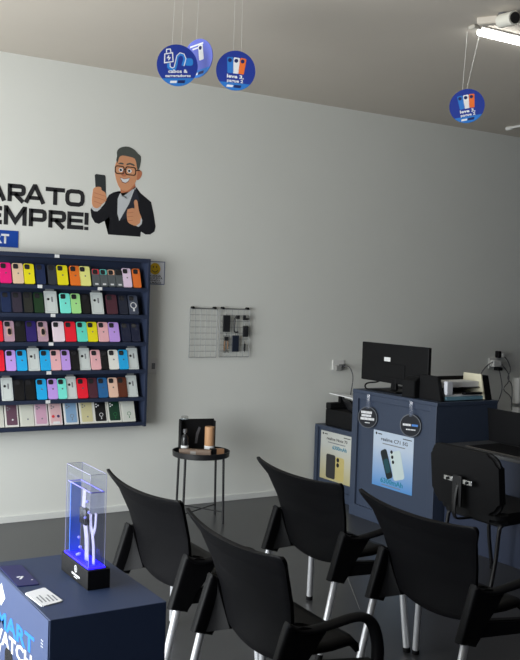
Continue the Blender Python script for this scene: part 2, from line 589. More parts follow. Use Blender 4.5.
obj('strap', bm, M_STRAP, wt_o, True)
obj('watch_case', box(new(), (-0.008, -0.016, 0.100), (0.008, 0.034, 0.150), 0.005, 3), M_BLACKG, wt_o, True)
wt2 = thing('watch_strap_stand', 'curved pale strap behind the watch inside the acrylic tank', 'strap', (0.972, -3.672, 0.812))
bm = new(); tube(bm, [(0.0, -0.012, 0.0), (0.0, -0.008, 0.05), (0.0, 0.004, 0.085), (0.0, 0.016, 0.105), (0.0, 0.02, 0.14)], 0.011, 8, 0.003, (0, 1, 0))
obj('strap', bm, M_STRAP, wt2, True)
bm = new(); tube(bm, [(0.0, -0.004, 0.085), (0.0, -0.018, 0.11), (0.0, -0.022, 0.15)], 0.009, 8, 0.003, (0, 1, 0))
obj('strap_tail', bm, M_STRAP, wt2, True)
random.seed(4)
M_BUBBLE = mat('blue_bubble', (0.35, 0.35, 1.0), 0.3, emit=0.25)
for bx_, by_, bz_, br in ((0.957, -3.60, 0.872, 0.0045), (0.957, -3.612, 0.846, 0.005), (0.957, -3.606, 0.824, 0.0055), (0.957, -3.66, 0.99, 0.004), (0.957, -3.675, 0.962, 0.0045), (0.957, -3.645, 0.94, 0.004), (0.957, -3.59, 0.818, 0.005)):
    bm = new(); bmesh.ops.create_icosphere(bm, subdivisions=2, radius=br)
    for v in bm.verts:
        v.co += Vector((bx_, by_, bz_))
    obj('bubble', bm, M_BUBBLE, t, True)


def card(name, label, corners, h, m, back):
    """thin card lying on the stand"""
    cx = sum(c[0] for c in corners) / 4; cy = sum(c[1] for c in corners) / 4
    bm = new()
    prism(bm, [(c[0] - cx, c[1] - cy) for c in corners], (0, 0, 0), UX, UY, 0.0, h)
    bmesh.ops.bevel(bm, geom=[e for e in bm.edges if abs(e.verts[0].co.z - e.verts[1].co.z) > 1e-6], offset=0.004, segments=2, affect='EDGES')
    r = thing(name, label, 'card', (cx, cy, 0.75))
    obj('card_sheet', bm, m, r)
    return r, cx, cy


r, cx, cy = card('price_card', 'white printed card lying on the blue stand beside the acrylic display base', [(0.776, -3.672), (0.785, -3.797), (0.849, -3.779), (0.840, -3.648)], 0.003, M_PAPER, None)
bm = new()
for i in range(5):
    L = (0.05, 0.06, 0.035, 0.055, 0.045)[i]
    prism(bm, [(-0.02 + 0.0105 * i, -0.045), (-0.016 + 0.0105 * i, -0.045), (-0.016 + 0.0105 * i, -0.045 + L), (-0.02 + 0.0105 * i, -0.045 + L)], (0, 0, 0.003), UX, UY, 0, 0.0004)
obj('print_lines', bm, M_GREYINK, r)
r, cx, cy = card('dark_card', 'dark blue card lying behind the white card on the blue stand', [(0.781, -3.40), (0.776, -3.606), (0.836, -3.614), (0.845, -3.41)], 0.003, mat('dark_blue_card', srgb(30, 35, 95), 0.35), None)
bm = new()
prism(bm, [(-0.012, -0.01), (-0.006, -0.012), (0.008, 0.012), (0.002, 0.014)], (0, -0.03, 0.003), UX, UY, 0, 0.0004)
prism(bm, [(-0.014, 0.012), (-0.010, 0.006), (0.0, 0.012), (-0.004, 0.018)], (0, -0.03, 0.003), UX, UY, 0, 0.0004)
prism(bm, circle(0.02, -0.06, 0.003, 8), (0, 0, 0.003), UX, UY, 0, 0.0004)
obj('print_mark', bm, M_WHITEINK, r)

# ------------------------------------------------------------------ phone case display on the wall
SX0, SX1 = 1.18, 2.742
SD = 0.13
tops = [1.622, 1.431, 1.237, 1.042, 0.845, 0.665]
t = thing('wall_display_shelf', 'navy wall-hung display shelf with six rows of phone cases', 'shelf', (0, 0, 0))
obj('back_panel', box(new(), (SX0 + 0.02, -0.012, 0.64), (SX1 - 0.02, -0.001, 1.825)), M_NAVY, t)
obj('side_panel', box(new(), (SX1 - 0.02, -SD, 0.633), (SX1, -0.001, 1.833), 0.0015), M_NAVY, t)
obj('side_panel', box(new(), (SX0, -SD, 0.633), (SX0 + 0.02, -0.001, 1.833), 0.0015), M_NAVY, t)
obj('top_panel', box(new(), (SX0 + 0.02, -SD, 1.805), (SX1 - 0.02, -0.012, 1.833), 0.0015), M_NAVY, t)
for z in tops:
    obj('shelf_board', box(new(), (SX0 + 0.02, -SD, z - 0.026), (SX1 - 0.02, -0.012, z), 0.0015), M_NAVY, t)
for x, z in ((2.051, 1.82), (1.938, 1.612), (2.033, 1.42), (2.024, 1.226), (2.014, 1.031), (2.012, 0.834), (2.363, 1.61)):
    obj('price_tag', box(new(), (x - 0.016, -SD - 0.0025, z - 0.012), (x + 0.016, -SD - 0.0004, z + 0.010)), M_PAPER, t)

CC = {
    'hot pink': (255, 20, 110), 'beige': (205, 178, 150), 'yellow': (245, 200, 20), 'navy blue': (28, 48, 92), 'charcoal': (58, 62, 72),
    'orange': (245, 105, 30), 'pale yellow': (225, 215, 125), 'grey red-topped': (190, 50, 60), 'grey teal-topped': (90, 180, 175),
    'grey peach-topped': (235, 165, 135), 'grey black-topped': (22, 24, 30), 'lilac': (222, 190, 215), 'striped orange': (225, 105, 40),
    'dark purple grey': (62, 55, 72), 'dark olive': (48, 50, 46), 'dark green': (32, 68, 38), 'mint': (110, 210, 195), 'light green': (150, 205, 130),
    'black': (20, 20, 23), 'maroon': (92, 48, 62), 'dark navy': (36, 42, 62), 'clear': (80, 88, 108), 'red': (235, 25, 45), 'mauve': (160, 130, 145),
    'indigo': (52, 35, 120), 'pale pink': (230, 195, 205), 'teal': (90, 200, 180), 'pink': (240, 160, 165), 'lavender': (175, 140, 215),
    'blue': (30, 155, 225), 'cream': (225, 222, 205), 'steel blue': (35, 90, 140), 'peach': (235, 175, 155), 'brown': (112, 55, 35),
    'clear packaged': (186, 192, 190), 'deep navy': (28, 36, 66),
}


def case_mat(n):
    c = srgb(*CC[n])
    k = 1.45 if max(c) > 0.2 else 0.8
    return mat('case_' + n.replace(' ', '_'), tuple(min(0.95, q * k) for q in c), 0.42)


ORD = ['first', 'second', 'third', 'fourth', 'fifth', 'sixth', 'seventh', 'eighth', 'ninth', 'tenth', 'eleventh', 'twelfth', 'thirteenth', 'fourteenth']
ROWN = ['top row', 'second row', 'third row', 'fourth row', 'fifth row', 'bottom row']
M_LENS = mat('lens_dark', (0.02, 0.02, 0.024), 0.25)
M_EMBLEM = mat('emblem_grey', (0.12, 0.12, 0.13), 0.4)
LEAN = 0.36


def place_case(root, x, row):
    root.location = (x, -0.112, tops[row] + 0.001)
    root.rotation_euler = (-LEAN, 0, 0)


def phone_case(row, k, x, w, color, style='plain'):
    h = {'short': 0.128, 'pack': 0.178}.get(style, 0.143)
    side = 'left'
    lab = {'plain': '%s phone case', 'short': '%s phone case with clear back', 'ring': '%s phone case with ring holder', 'magnet': '%s phone case with white magnet ring',
           'pack': '%s phone case in white hanging pack', 'dark': '%s phone case'}[style] % color
    root = thing('phone_case', '%s, %s from the left edge in the %s' % (lab, ORD[k], ROWN[row]), 'phone case', group='phone cases on the wall shelf')
    w = max(0.054, min(w, 0.09) * (0.98 if style == 'pack' else 0.93))
    th = 0.010
    hw = w / 2
    n = (0, 0, 0)
    if style == 'pack':
        bm = new(); prism(bm, rrect(-hw, 0, hw, h - 0.02, 0.004, 2), n, UX, UZ, 0.0, 0.004)
        obj('pack_front', bm, case_mat('clear packaged'), root)
        bm = new(); prism(bm, rrect(-hw * 0.7, h - 0.0195, hw * 0.7, h, 0.004, 2), n, UX, UZ, 0.0, 0.003)
        obj('hanger_tab', bm, mat('hanger_tab_grey', srgb(130, 135, 138), 0.5), root)
        bm = new(); ring_prism(bm, rrect(-hw * 0.78, 0.008, hw * 0.78, h - 0.032, 0.012, 3), rrect(-hw * 0.70, 0.012, hw * 0.70, h - 0.036, 0.010, 3), n, UX, UZ, 0.0042, 0.0052)
        obj('case_outline', bm, mat('case_outline_grey', srgb(205, 212, 212), 0.3), root)
        bm = new(); prism(bm, circle(-hw * 0.38, h * 0.56, 0.009, 12), n, UX, UZ, 0.0042, 0.0056)
        obj('camera_cutout', bm, M_LENS, root)
        bm = new(); prism(bm, rrect(hw * 0.1, h * 0.45, hw * 0.34, h * 0.66, 0.003, 2), n, UX, UZ, 0.0042, 0.0050)
        obj('print_mark', bm, M_GREYINK, root)
        return root
    bm = new(); prism(bm, rrect(-hw, 0, hw, h, 0.011, 3), n, UX, UZ, 0.0, th)
    body_col = 'charcoal' if style == 'short' else color
    obj('case_body', bm, mat('case_grey_glassy', srgb(92, 98, 102), 0.3) if style == 'short' else case_mat(body_col), root)
    if style == 'short':
        bm = new(); prism(bm, rrect(-hw + 0.002, h * 0.68, hw - 0.002, h - 0.002, 0.008, 2), n, UX, UZ, th, th + 0.0008)
        obj('case_top', bm, case_mat(color), root)
        bm = new(); prism(bm, [(-0.012, 0.010), (0.012, 0.010), (0.012, 0.022), (-0.012, 0.022)], n, UX, UZ, th, th + 0.0008)
        obj('price_tag', bm, M_PAPER, root)
    bm = new(); prism(bm, rrect(-hw + 0.006, h - 0.040, -hw + 0.040, h - 0.006, 0.009, 3), n, UX, UZ, th, th + 0.002)
    c = obj('camera_cutout', bm, M_LENS, root)
    if style == 'plain':
        bm = new()
        prism(bm, circle(0.002, h * 0.5, 0.0055, 12), n, UX, UZ, th, th + 0.0006)
        obj('emblem', bm, M_EMBLEM, root)
    elif style == 'ring':
        bm = new(); prism(bm, rrect(-0.010, h * 0.32, 0.010, h * 0.62, 0.009, 3), n, UX, UZ, th, th + 0.006)
        obj('ring_holder', bm, M_BLACKG, root)
        bm = new(); prism(bm, rrect(-0.017, h * 0.24, 0.017, h * 0.72, 0.015, 3), n, UX, UZ, th, th + 0.002)
        obj('ring_plate', bm, mat('ring_plate_rose', srgb(205, 170, 160), 0.3), root)
    elif style == 'magnet':
        bm = new(); ring_prism(bm, circle(0, h * 0.47, 0.024, 20), circle(0, h * 0.47, 0.018, 20), n, UX, UZ, th, th + 0.0012)
        obj('magnet_ring', bm, M_WHITEINK, root)
        bm = new(); prism(bm, [(-0.006, h * 0.16), (0.006, h * 0.16), (0.006, h * 0.30), (-0.006, h * 0.30)], n, UX, UZ, th, th + 0.0012)
        obj('magnet_bar', bm, M_WHITEINK, root)
    return root


def R1(xs, ws, spec):
    return list(zip(xs, ws, spec))


ROWS = [
    R1([1.716, 1.798, 1.874, 1.952, 2.032, 2.104, 2.195, 2.265, 2.345, 2.402, 2.46, 2.518, 2.577, 2.652],
       [0.079, 0.077, 0.075, 0.069, 0.063, 0.081, 0.079, 0.083, 0.055, 0.059, 0.056, 0.053, 0.072, 0.062],
       [('hot pink', 'plain'), ('beige', 'plain'), ('yellow', 'plain'), ('navy blue', 'dark'), ('charcoal', 'dark'), ('yellow', 'plain'), ('orange', 'plain'), ('pale yellow', 'plain'),
        ('grey red-topped', 'short'), ('grey teal-topped', 'short'), ('grey peach-topped', 'short'), ('grey black-topped', 'short'), ('lilac', 'plain'), ('striped orange', 'dark')]),
    R1([1.724, 1.797, 1.872, 1.944, 2.03, 2.129, 2.204, 2.276, 2.362, 2.468, 2.554, 2.631],
       [0.062, 0.067, 0.063, 0.069, 0.09, 0.078, 0.072, 0.06, 0.09, 0.085, 0.068, 0.075],
       [('navy blue', 'dark'), ('dark purple grey', 'dark'), ('dark olive', 'dark'), ('dark green', 'dark'), ('clear', 'pack'), ('mint', 'plain'), ('light green', 'plain'), ('black', 'dark'),
        ('clear', 'pack'), ('maroon', 'dark'), ('dark navy', 'dark'), ('clear', 'magnet')]),
    R1([1.672, 1.748, 1.822, 1.897, 1.976, 2.086, 2.171, 2.254, 2.329, 2.41, 2.49, 2.58, 2.653],
       [0.072, 0.073, 0.074, 0.075, 0.076, 0.086, 0.082, 0.078, 0.078, 0.080, 0.084, 0.074, 0.07],
       [('red', 'plain'), ('mauve', 'ring'), ('black', 'dark'), ('indigo', 'dark'), ('mauve', 'ring'), ('pale pink', 'dark'), ('red', 'dark'), ('teal', 'plain'), ('yellow', 'plain'),
        ('pink', 'plain'), ('lavender', 'plain'), ('deep navy', 'dark'), ('deep navy', 'dark')]),
    R1([1.686, 1.764, 1.837, 1.92, 2.0, 2.071, 2.142, 2.208, 2.279, 2.36, 2.423, 2.492, 2.566, 2.641],
       [0.072, 0.07, 0.074, 0.08, 0.073, 0.076, 0.066, 0.061, 0.08, 0.074, 0.058, 0.078, 0.076, 0.082],
       [('red', 'dark'), ('lavender', 'plain'), ('blue', 'plain'), ('clear', 'pack'), ('blue', 'plain'), ('pink', 'plain'), ('lavender', 'plain'), ('black', 'dark'), ('clear', 'pack'),
        ('pink', 'plain'), ('black', 'dark'), ('cream', 'plain'), ('blue', 'plain'), ('clear', 'pack')]),
    R1([1.745, 1.824, 1.899, 1.978, 2.055, 2.122, 2.19, 2.268, 2.343, 2.417, 2.494, 2.564, 2.641],
       [0.077, 0.074, 0.073, 0.074, 0.072, 0.066, 0.074, 0.078, 0.072, 0.076, 0.074, 0.074, 0.08],
       [('clear', 'pack'), ('black', 'dark'), ('black', 'dark'), ('blue', 'plain'), ('lavender', 'plain'), ('mint', 'plain'), ('clear', 'pack'), ('red', 'plain'), ('maroon', 'dark'),
        ('steel blue', 'plain'), ('peach', 'plain'), ('brown', 'dark'), ('clear', 'pack')]),
]
for row, items in enumerate(ROWS):
    for k, (x, w, (c, st)) in enumerate(items):
        place_case(phone_case(row, k, x, w, c, st), x, row)

BOXES = [(1.688, 0.073, 'plain white', (225, 225, 215), (215, 215, 205)), (1.778, 0.090, 'white mauve-faced', (230, 228, 222), (105, 75, 92)), (1.881, 0.094, 'pale grey', (222, 222, 212), (214, 216, 205)),
         (1.979, 0.092, 'white pink-faced', (225, 215, 218), (210, 165, 190)), (2.079, 0.090, 'white rose-faced', (228, 215, 215), (225, 185, 190)),
         (2.19, 0.098, 'white light-blue-faced', (222, 224, 224), (135, 170, 205)), (2.304, 0.100, 'white pale-yellow-faced', (225, 224, 215), (212, 205, 160)),
         (2.404, 0.100, 'white black-faced', (226, 226, 218), (18, 20, 22)), (2.509, 0.100, 'white dark-green-faced', (226, 226, 218), (25, 62, 45)), (2.614, 0.100, 'white clear-faced', (226, 228, 218), (216, 220, 212))]
for k, (x, w, nm, edge, face) in enumerate(BOXES):
    root = thing('case_box', '%s phone case box, %s from the left edge in the bottom row' % (nm, ORD[k]), 'box', group='boxed phone cases in the bottom row')
    h = 0.166
    hw = w / 2
    obj('carton', box(new(), (-hw, -0.018, 0), (hw, 0.0, h), 0.0012), mat('carton_%d' % k, srgb(*edge), 0.55), root)
    bm = new(); prism(bm, rrect(-hw * 0.80, 0.012, hw * 0.80, h - 0.010, 0.008, 3), (0, -0.018, 0), UX, UZ, 0, 0.0006)
    f = obj('printed_face', bm, mat('carton_face_%d' % k, srgb(*face), 0.4), root)
    if k in (1, 3, 4, 5, 6, 7, 8):
        bm = new()
        for dx, dz in ((-hw * 0.55, h - 0.032), (-hw * 0.55, h - 0.05), (-hw * 0.25, h - 0.041)):
            prism(bm, circle(dx, dz, 0.0055, 10), (0, -0.0186, 0), UX, UZ, 0, 0.0006)
        obj('camera_picture', bm, M_GREYINK if k not in (7, 8) else M_WHITEINK, root)
    if k == 4:
        for dx, cc in ((-0.018, (225, 60, 70)), (0.018, (60, 50, 100))):
            bm = new(); prism(bm, circle(dx, 0.060, 0.010, 12), (0, -0.0186, 0), UX, UZ, 0, 0.0006)
            obj('dot_print', bm, mat('dot_%d' % cc[0], srgb(*cc), 0.5), root)
        bm = new(); prism(bm, [(-0.022, 0.008), (0.026, 0.008), (0.026, 0.024), (-0.022, 0.024)], (0, -0.0186, 0), UX, UZ, 0, 0.0008)
        obj('price_tag', bm, M_PAPER, root)
    elif k:
        ink = M_WHITEINK if k in (1, 7) else (mat('green_ink', srgb(40, 120, 70), 0.5) if k in (8, 9) else M_GREYINK)
        bm = new()
        if k in (5, 7, 8, 9):
            ring_prism(bm, circle(0.004, 0.058, 0.014, 16), circle(0.004, 0.058, 0.011, 16), (0, -0.0186, 0), UX, UZ, 0, 0.0006)
            prism(bm, [(0.001, 0.026), (0.007, 0.026), (0.007, 0.04), (0.001, 0.04)], (0, -0.0186, 0), UX, UZ, 0, 0.0006)
        else:
            prism(bm, circle(0.004, 0.048, 0.006, 10), (0, -0.0186, 0), UX, UZ, 0, 0.0006)
        obj('print_mark', bm, ink, root)
    place_case(root, x, 5)
    root.location.y = -0.106

# ------------------------------------------------------------------ lettering on the wall


def stroke(bm, pts, wd, closed=False, thick=0.002):
    """flat mitred stroke on the wall plane (x, z)"""
    P = [Vector((p[0], p[1])) for p in pts]
    n = len(P)
    L, Rr = [], []
    for i in range(n):
        a = P[i - 1] if (closed or i > 0) else None
        c = P[(i + 1) % n] if (closed or i < n - 1) else None
        d1 = (P[i] - a).normalized() if a is not None else (c - P[i]).normalized()
        d2 = (c - P[i]).normalized() if c is not None else d1
        n1 = Vector((-d1.y, d1.x)); n2 = Vector((-d2.y, d2.x))
        mv = (n1 + n2)
        mv = mv.normalized() * (wd / 2) / max(0.35, mv.normalized().dot(n1))
        L.append(P[i] + mv); Rr.append(P[i] - mv)
    def V(p, y):
        return bm.verts.new((p.x, y, p.y))
    f = [(V(a, -thick), V(c, -thick), V(a, 0), V(c, 0)) for a, c in zip(L, Rr)]
    for i in range(n if closed else n - 1):
        a, c = f[i], f[(i + 1) % n]
        bm.faces.new((a[0], c[0], c[1], a[1]))
        bm.faces.new((a[2], a[3], c[3], c[2]))
        bm.faces.new((a[0], a[2], c[2], c[0]))
        bm.faces.new((a[1], c[1], c[3], a[3]))
    if not closed:
        for q in (f[0], f[-1]):
            bm.faces.new((q[0], q[1], q[3], q[2]))


def glyph(ch, x0, x1, z0, z1, w=0.0285):
    bm = new()
    h = w / 2
    l, r, bt, tp = x0 + h, x1 - h, z0 + h, z1 - h
    mid = (z0 + z1) / 2
    cr = 0.016
    if ch == 'A':
        cx = (x0 + x1) / 2
        stroke(bm, [(x0 + h * 0.9, z0), (cx - 0.004, z1 - 0.004), (cx + 0.004, z1 - 0.004), (x1 - h * 0.9, z0)], w)
        stroke(bm, [(x0 + 0.035, z0 + 0.035), (x1 - 0.035, z0 + 0.035)], w * 0.9)
    elif ch == 'R' or ch == 'P':
        stroke(bm, [(l, z0), (l, z1)], w)
        bz = mid - (0.006 if ch == 'R' else 0.012)
        stroke(bm, [(l, tp), (r - cr, tp), (r - 0.004, tp - 0.006), (r, tp - cr), (r, bz + cr), (r - 0.004, bz + 0.006), (r - cr, bz), (l, bz)], w)
        if ch == 'R':
            stroke(bm, [(l + 0.035, bz), (r - 0.002, z0)], w)
    elif ch == 'T':
        stroke(bm, [(x0, tp), (x1, tp)], w)
        cx = (x0 + x1) / 2
        stroke(bm, [(cx, z0), (cx, tp)], w)
    elif ch == 'O':
        q = 0.026
        stroke(bm, [(l + q, tp), (r - q, tp), (r - 0.008, tp - 0.008), (r, tp - q), (r, bt + q), (r - 0.008, bt + 0.008), (r - q, bt), (l + q, bt), (l + 0.008, bt + 0.008), (l, bt + q), (l, tp - q), (l + 0.008, tp - 0.008)], w, True)
    elif ch == 'E':
        stroke(bm, [(x1, tp), (l, tp), (l, bt), (x1, bt)], w)
        stroke(bm, [(l, mid), (x1 - 0.006, mid)], w * 0.9)
    elif ch == 'M':
        cx = (x0 + x1) / 2
        stroke(bm, [(l, z0), (l, z1 - 0.006), (l + 0.004, z1 - 0.006), (cx, z0 + 0.025), (r - 0.004, z1 - 0.006), (r, z1 - 0.006), (r, z0)], w)
    elif ch == '!':
        stroke(bm, [((x0 + x1) / 2, z0 + 0.036), ((x0 + x1) / 2, z1)], w)
        stroke(bm, [((x0 + x1) / 2, z0), ((x0 + x1) / 2, z0 + 0.022)], w)
    return bm


t = thing('wall_lettering', 'upper line of large black wall letters reading ARATO', 'lettering', (0, -0.0005, 0))
for ch, x0, x1 in (('A', 1.598, 1.735), ('R', 1.744, 1.866), ('A', 1.855, 2.003), ('T', 2.004, 2.139), ('O', 2.143, 2.282)):
    obj('letter', glyph(ch, x0, x1, 2.173, 2.291), M_INK, t)
t = thing('wall_lettering', 'lower line of large black wall letters reading EMPRE with exclamation mark', 'lettering', (0, -0.0005, 0))
for ch, x0, x1 in (('E', 1.601, 1.709), ('M', 1.722, 1.876), ('P', 1.891, 2.014), ('R', 2.027, 2.152), ('E', 2.161, 2.278), ('!', 2.286, 2.315)):
    obj('letter', glyph(ch, x0, x1, 2.016, 2.136), M_INK, t)
t = thing('wall_plaque', 'flat blue rectangular wall plaque with white letters below the black lettering', 'sign', (0, -0.0005, 0))
pl = obj('plaque_face', box(new(), (1.40, -0.004, 1.866), (1.822, 0.0, 1.978)), mat('plaque_blue', srgb(20, 70, 165), 0.5), t)
text('RT', 0.058, (1.758, -0.004, 1.893), UX, UZ, M_WHITEINK, pl, 0.098, 0.04, 'RIGHT')

# ------------------------------------------------------------------ cartoon man sticker
man = thing('wall_sticker', 'printed wall sticker of a smiling cartoon man in dark jacket holding a phone', 'sticker', (0, 0, 0))
SK = mat('sticker_skin', srgb(220, 156, 116), 0.6)
SK2 = mat('sticker_skin_shade', srgb(196, 122, 88), 0.6)
HAIR = mat('sticker_hair', srgb(78, 82, 78), 0.6, var=0.15, scale=40)
JK = mat('sticker_jacket', srgb(15, 16, 24), 0.6)
SH = mat('sticker_shirt', srgb(205, 208, 212), 0.6)
PH = mat('sticker_phone', srgb(52, 56, 58), 0.5)
GL = mat('sticker_glasses', srgb(48, 32, 24), 0.5)
LAP = mat('sticker_lapel', srgb(40, 42, 54), 0.6)
MAN = {
    'hair': [(2.5181, 2.5575), (2.5138, 2.5801), (2.5255, 2.6044), (2.5561, 2.6228), (2.6061, 2.6284), (2.6508, 2.61), (2.6769, 2.586), (2.6991, 2.5685), (2.6957, 2.512), (2.6865, 2.4783), (2.6741, 2.4689), (2.6665, 2.5091), (2.6526, 2.5485), (2.6081, 2.5589), (2.5579, 2.5617), (2.5333, 2.5475), (2.5242, 2.5177), (2.5172, 2.5054), (2.5115, 2.5279)],
    'face': [(2.5186, 2.5402), (2.533, 2.5579), (2.608, 2.5635), (2.6588, 2.5549), (2.6728, 2.5097), (2.6766, 2.4692), (2.672, 2.4102), (2.6578, 2.3739), (2.6334, 2.3425), (2.6026, 2.3165), (2.5676, 2.3134), (2.5395, 2.3342), (2.5197, 2.3729), (2.506, 2.4178), (2.5008, 2.4692), (2.5097, 2.5047)],
    'ear': [(2.6679, 2.4625), (2.6893, 2.4704), (2.71, 2.4607), (2.7084, 2.4312), (2.6888, 2.4036), (2.6671, 2.4039)],
    'neck': [(2.5455, 2.3405), (2.6577, 2.3774), (2.665, 2.3453), (2.6157, 2.3001), (2.5689, 2.2671), (2.5533, 2.289)],
    'jacket': [(2.5402, 2.3087), (2.4971, 2.2958), (2.4643, 2.2757), (2.4432, 2.2394), (2.4318, 2.2097), (2.4057, 2.1789), (2.3785, 2.1516), (2.3542, 2.1521), (2.3331, 2.1733), (2.3287, 2.1559), (2.3372, 2.1108), (2.3624, 2.0725), (2.393, 2.0655), (2.4352, 2.0891), (2.4687, 2.1203), (2.4743, 2.0976), (2.4648, 1.9953), (2.7113, 1.9941), (2.7153, 2.0321), (2.7519, 2.0131), (2.7906, 2.0155), (2.8224, 2.0389), (2.8305, 2.0751), (2.8119, 2.1688), (2.7899, 2.25), (2.7437, 2.2816), (2.7044, 2.3077), (2.6714, 2.3458), (2.6464, 2.3319), (2.6162, 2.2827), (2.5682, 2.2902)],
    'shirt': [(2.5469, 2.2942), (2.5684, 2.2845), (2.6155, 2.3083), (2.6585, 2.3505), (2.6679, 2.3338), (2.6179, 2.2245), (2.5463, 2.0968), (2.5299, 2.1479), (2.5294, 2.2522)],
    'collar': [(2.5687, 2.2729), (2.6155, 2.3083), (2.6463, 2.3343), (2.6288, 2.2837), (2.6044, 2.256), (2.5913, 2.2747)],
    'hand': [(2.344, 2.3054), (2.3617, 2.3207), (2.4017, 2.3242), (2.4047, 2.305), (2.4295, 2.2922), (2.4398, 2.2736), (2.4434, 2.2336), (2.4075, 2.202), (2.4019, 2.1844), (2.3718, 2.1729), (2.3448, 2.1856), (2.3365, 2.2249), (2.3401, 2.2709)],
    'cuff': [(2.3376, 2.1862), (2.35, 2.1735), (2.3779, 2.171), (2.4018, 2.1901), (2.4058, 2.1755), (2.3785, 2.1516), (2.3542, 2.1521), (2.3356, 2.1678)],
    'phone': [(2.3534, 2.4032), (2.3628, 2.4121), (2.4262, 2.4102), (2.4338, 2.3994), (2.4401, 2.2621), (2.4305, 2.2556), (2.3754, 2.2624), (2.3621, 2.307)],
    'thumb_hand': [(2.6066, 2.1827), (2.6416, 2.1959), (2.6619, 2.1952), (2.6544, 2.2332), (2.6601, 2.2536), (2.6753, 2.256), (2.6849, 2.2357), (2.6912, 2.1951), (2.7025, 2.1607), (2.7189, 2.1266), (2.7135, 2.0932), (2.6796, 2.0697), (2.6349, 2.0796), (2.6116, 2.0956), (2.6031, 2.13), (2.6022, 2.1591)],
    'thumb_cuff': [(2.7123, 2.1331), (2.7231, 2.1151), (2.7188, 2.0853), (2.6964, 2.0638), (2.6771, 2.0696), (2.7058, 2.0927)],
    'mouth': [(2.545, 2.4018), (2.5752, 2.3954), (2.6164, 2.4062), (2.6057, 2.3843), (2.586, 2.3708), (2.5633, 2.3757)],
    'nose': [(2.5634, 2.458), (2.581, 2.454), (2.5918, 2.4295), (2.5822, 2.4146), (2.5596, 2.4148), (2.5518, 2.4256)],
    'brow': [(2.5224, 2.4967), (2.5406, 2.5102), (2.5644, 2.508), (2.5647, 2.4987), (2.5409, 2.4998)],
    'brow_': [(2.5895, 2.5059), (2.6157, 2.5155), (2.6501, 2.5051), (2.6479, 2.4955), (2.616, 2.5039), (2.5911, 2.4956)],
}


def flat(name, poly, m, layer, parent=man, sm=2):
    P = poly
    if sm:
        q = smooth_path([(a, 0, c) for a, c in P] + [(P[0][0], 0, P[0][1])], sm)[:-1]
        P = [(p.x, p.z) for p in q]
    bm = new()
    prism(bm, P, (0, -0.0004, 0), UX, UZ, 0.0, 0.0008 + 0.0004 * layer)
    bmesh.ops.triangulate(bm, faces=[f for f in bm.faces if len(f.verts) > 4])
    return obj(name, bm, m, parent)


flat('neck', MAN['neck'], SK2, 1, sm=0)
flat('jacket', MAN['jacket'], JK, 0, sm=0)
flat('shirt', MAN['shirt'], SH, 1, sm=0)
flat('collar', MAN['collar'], mat('sticker_collar', srgb(190, 194, 200), 0.6), 2, sm=0)
flat('lapel', [(2.6585, 2.336), (2.672, 2.325), (2.70, 2.25), (2.67, 2.235), (2.675, 2.22), (2.60, 2.12), (2.5463, 2.0968), (2.6179, 2.2245)], LAP, 2, sm=0)
flat('ear', MAN['ear'], SK2, 1)
face = flat('face', MAN['face'], SK, 2)
flat('hair', MAN['hair'], HAIR, 3)
flat('nose', MAN['nose'], SK2, 4, face)
flat('mouth', [(2.541, 2.4055), (2.5752, 2.399), (2.6195, 2.410), (2.608, 2.381), (2.586, 2.366), (2.560, 2.371)], mat('sticker_lip', srgb(120, 62, 55), 0.6), 3, face, 0)
flat('teeth', MAN['mouth'], M_WHITEINK, 4, face, 0)
flat('eyebrow', MAN['brow'], HAIR, 4, face)
flat('eyebrow', MAN['brow_'], HAIR, 4, face)
for ex in (2.5484, 2.6135):
    flat('eye', circle(ex, 2.458, 0.017, 16, 0.014), M_WHITEINK, 3, face, 0)
    flat('pupil', circle(ex - 0.002, 2.458, 0.009, 12), M_INK, 4, face, 0)
for cx, cz, hw, hh in ((2.5384, 2.458, 0.037, 0.030), (2.6222, 2.4575, 0.042, 0.031)):
    bm = new()
    ring_prism(bm, rrect(cx - hw, cz - hh, cx + hw, cz + hh, 0.018), rrect(cx - hw + 0.007, cz - hh + 0.007, cx + hw - 0.007, cz + hh - 0.007, 0.013), (0, 0, 0), UX, UZ, 0.0, 0.0032)
    obj('glasses_frame', bm, GL, face)
bm = new()
prism(bm, [(2.575, 2.462), (2.582, 2.462), (2.582, 2.469), (2.575, 2.469)], (0, 0, 0), UX, UZ, 0, 0.0032)
prism(bm, [(2.664, 2.462), (2.693, 2.466), (2.693, 2.474), (2.664, 2.470)], (0, 0, 0), UX, UZ, 0, 0.0032)
obj('glasses_temple', bm, GL, face)
flat('phone', MAN['phone'], PH, 2, sm=0)
flat('hand', MAN['hand'], SK, 3)
flat('cuff', MAN['cuff'], SH, 4, sm=0)
flat('hand', MAN['thumb_hand'], SK, 3)
flat('cuff', MAN['thumb_cuff'], SH, 4, sm=0)
for (xa, za, xb, zb) in ((2.352, 2.281, 2.437, 2.262), (2.350, 2.252, 2.436, 2.233), (2.352, 2.222, 2.415, 2.205), (2.606, 2.158, 2.652, 2.166), (2.604, 2.13, 2.650, 2.137), (2.61, 2.103, 2.65, 2.108)):
    bm = new(); stroke(bm, [(xa, za), (xb, zb)], 0.004, thick=0.0026)
    obj('finger_crease', bm, SK2, man)

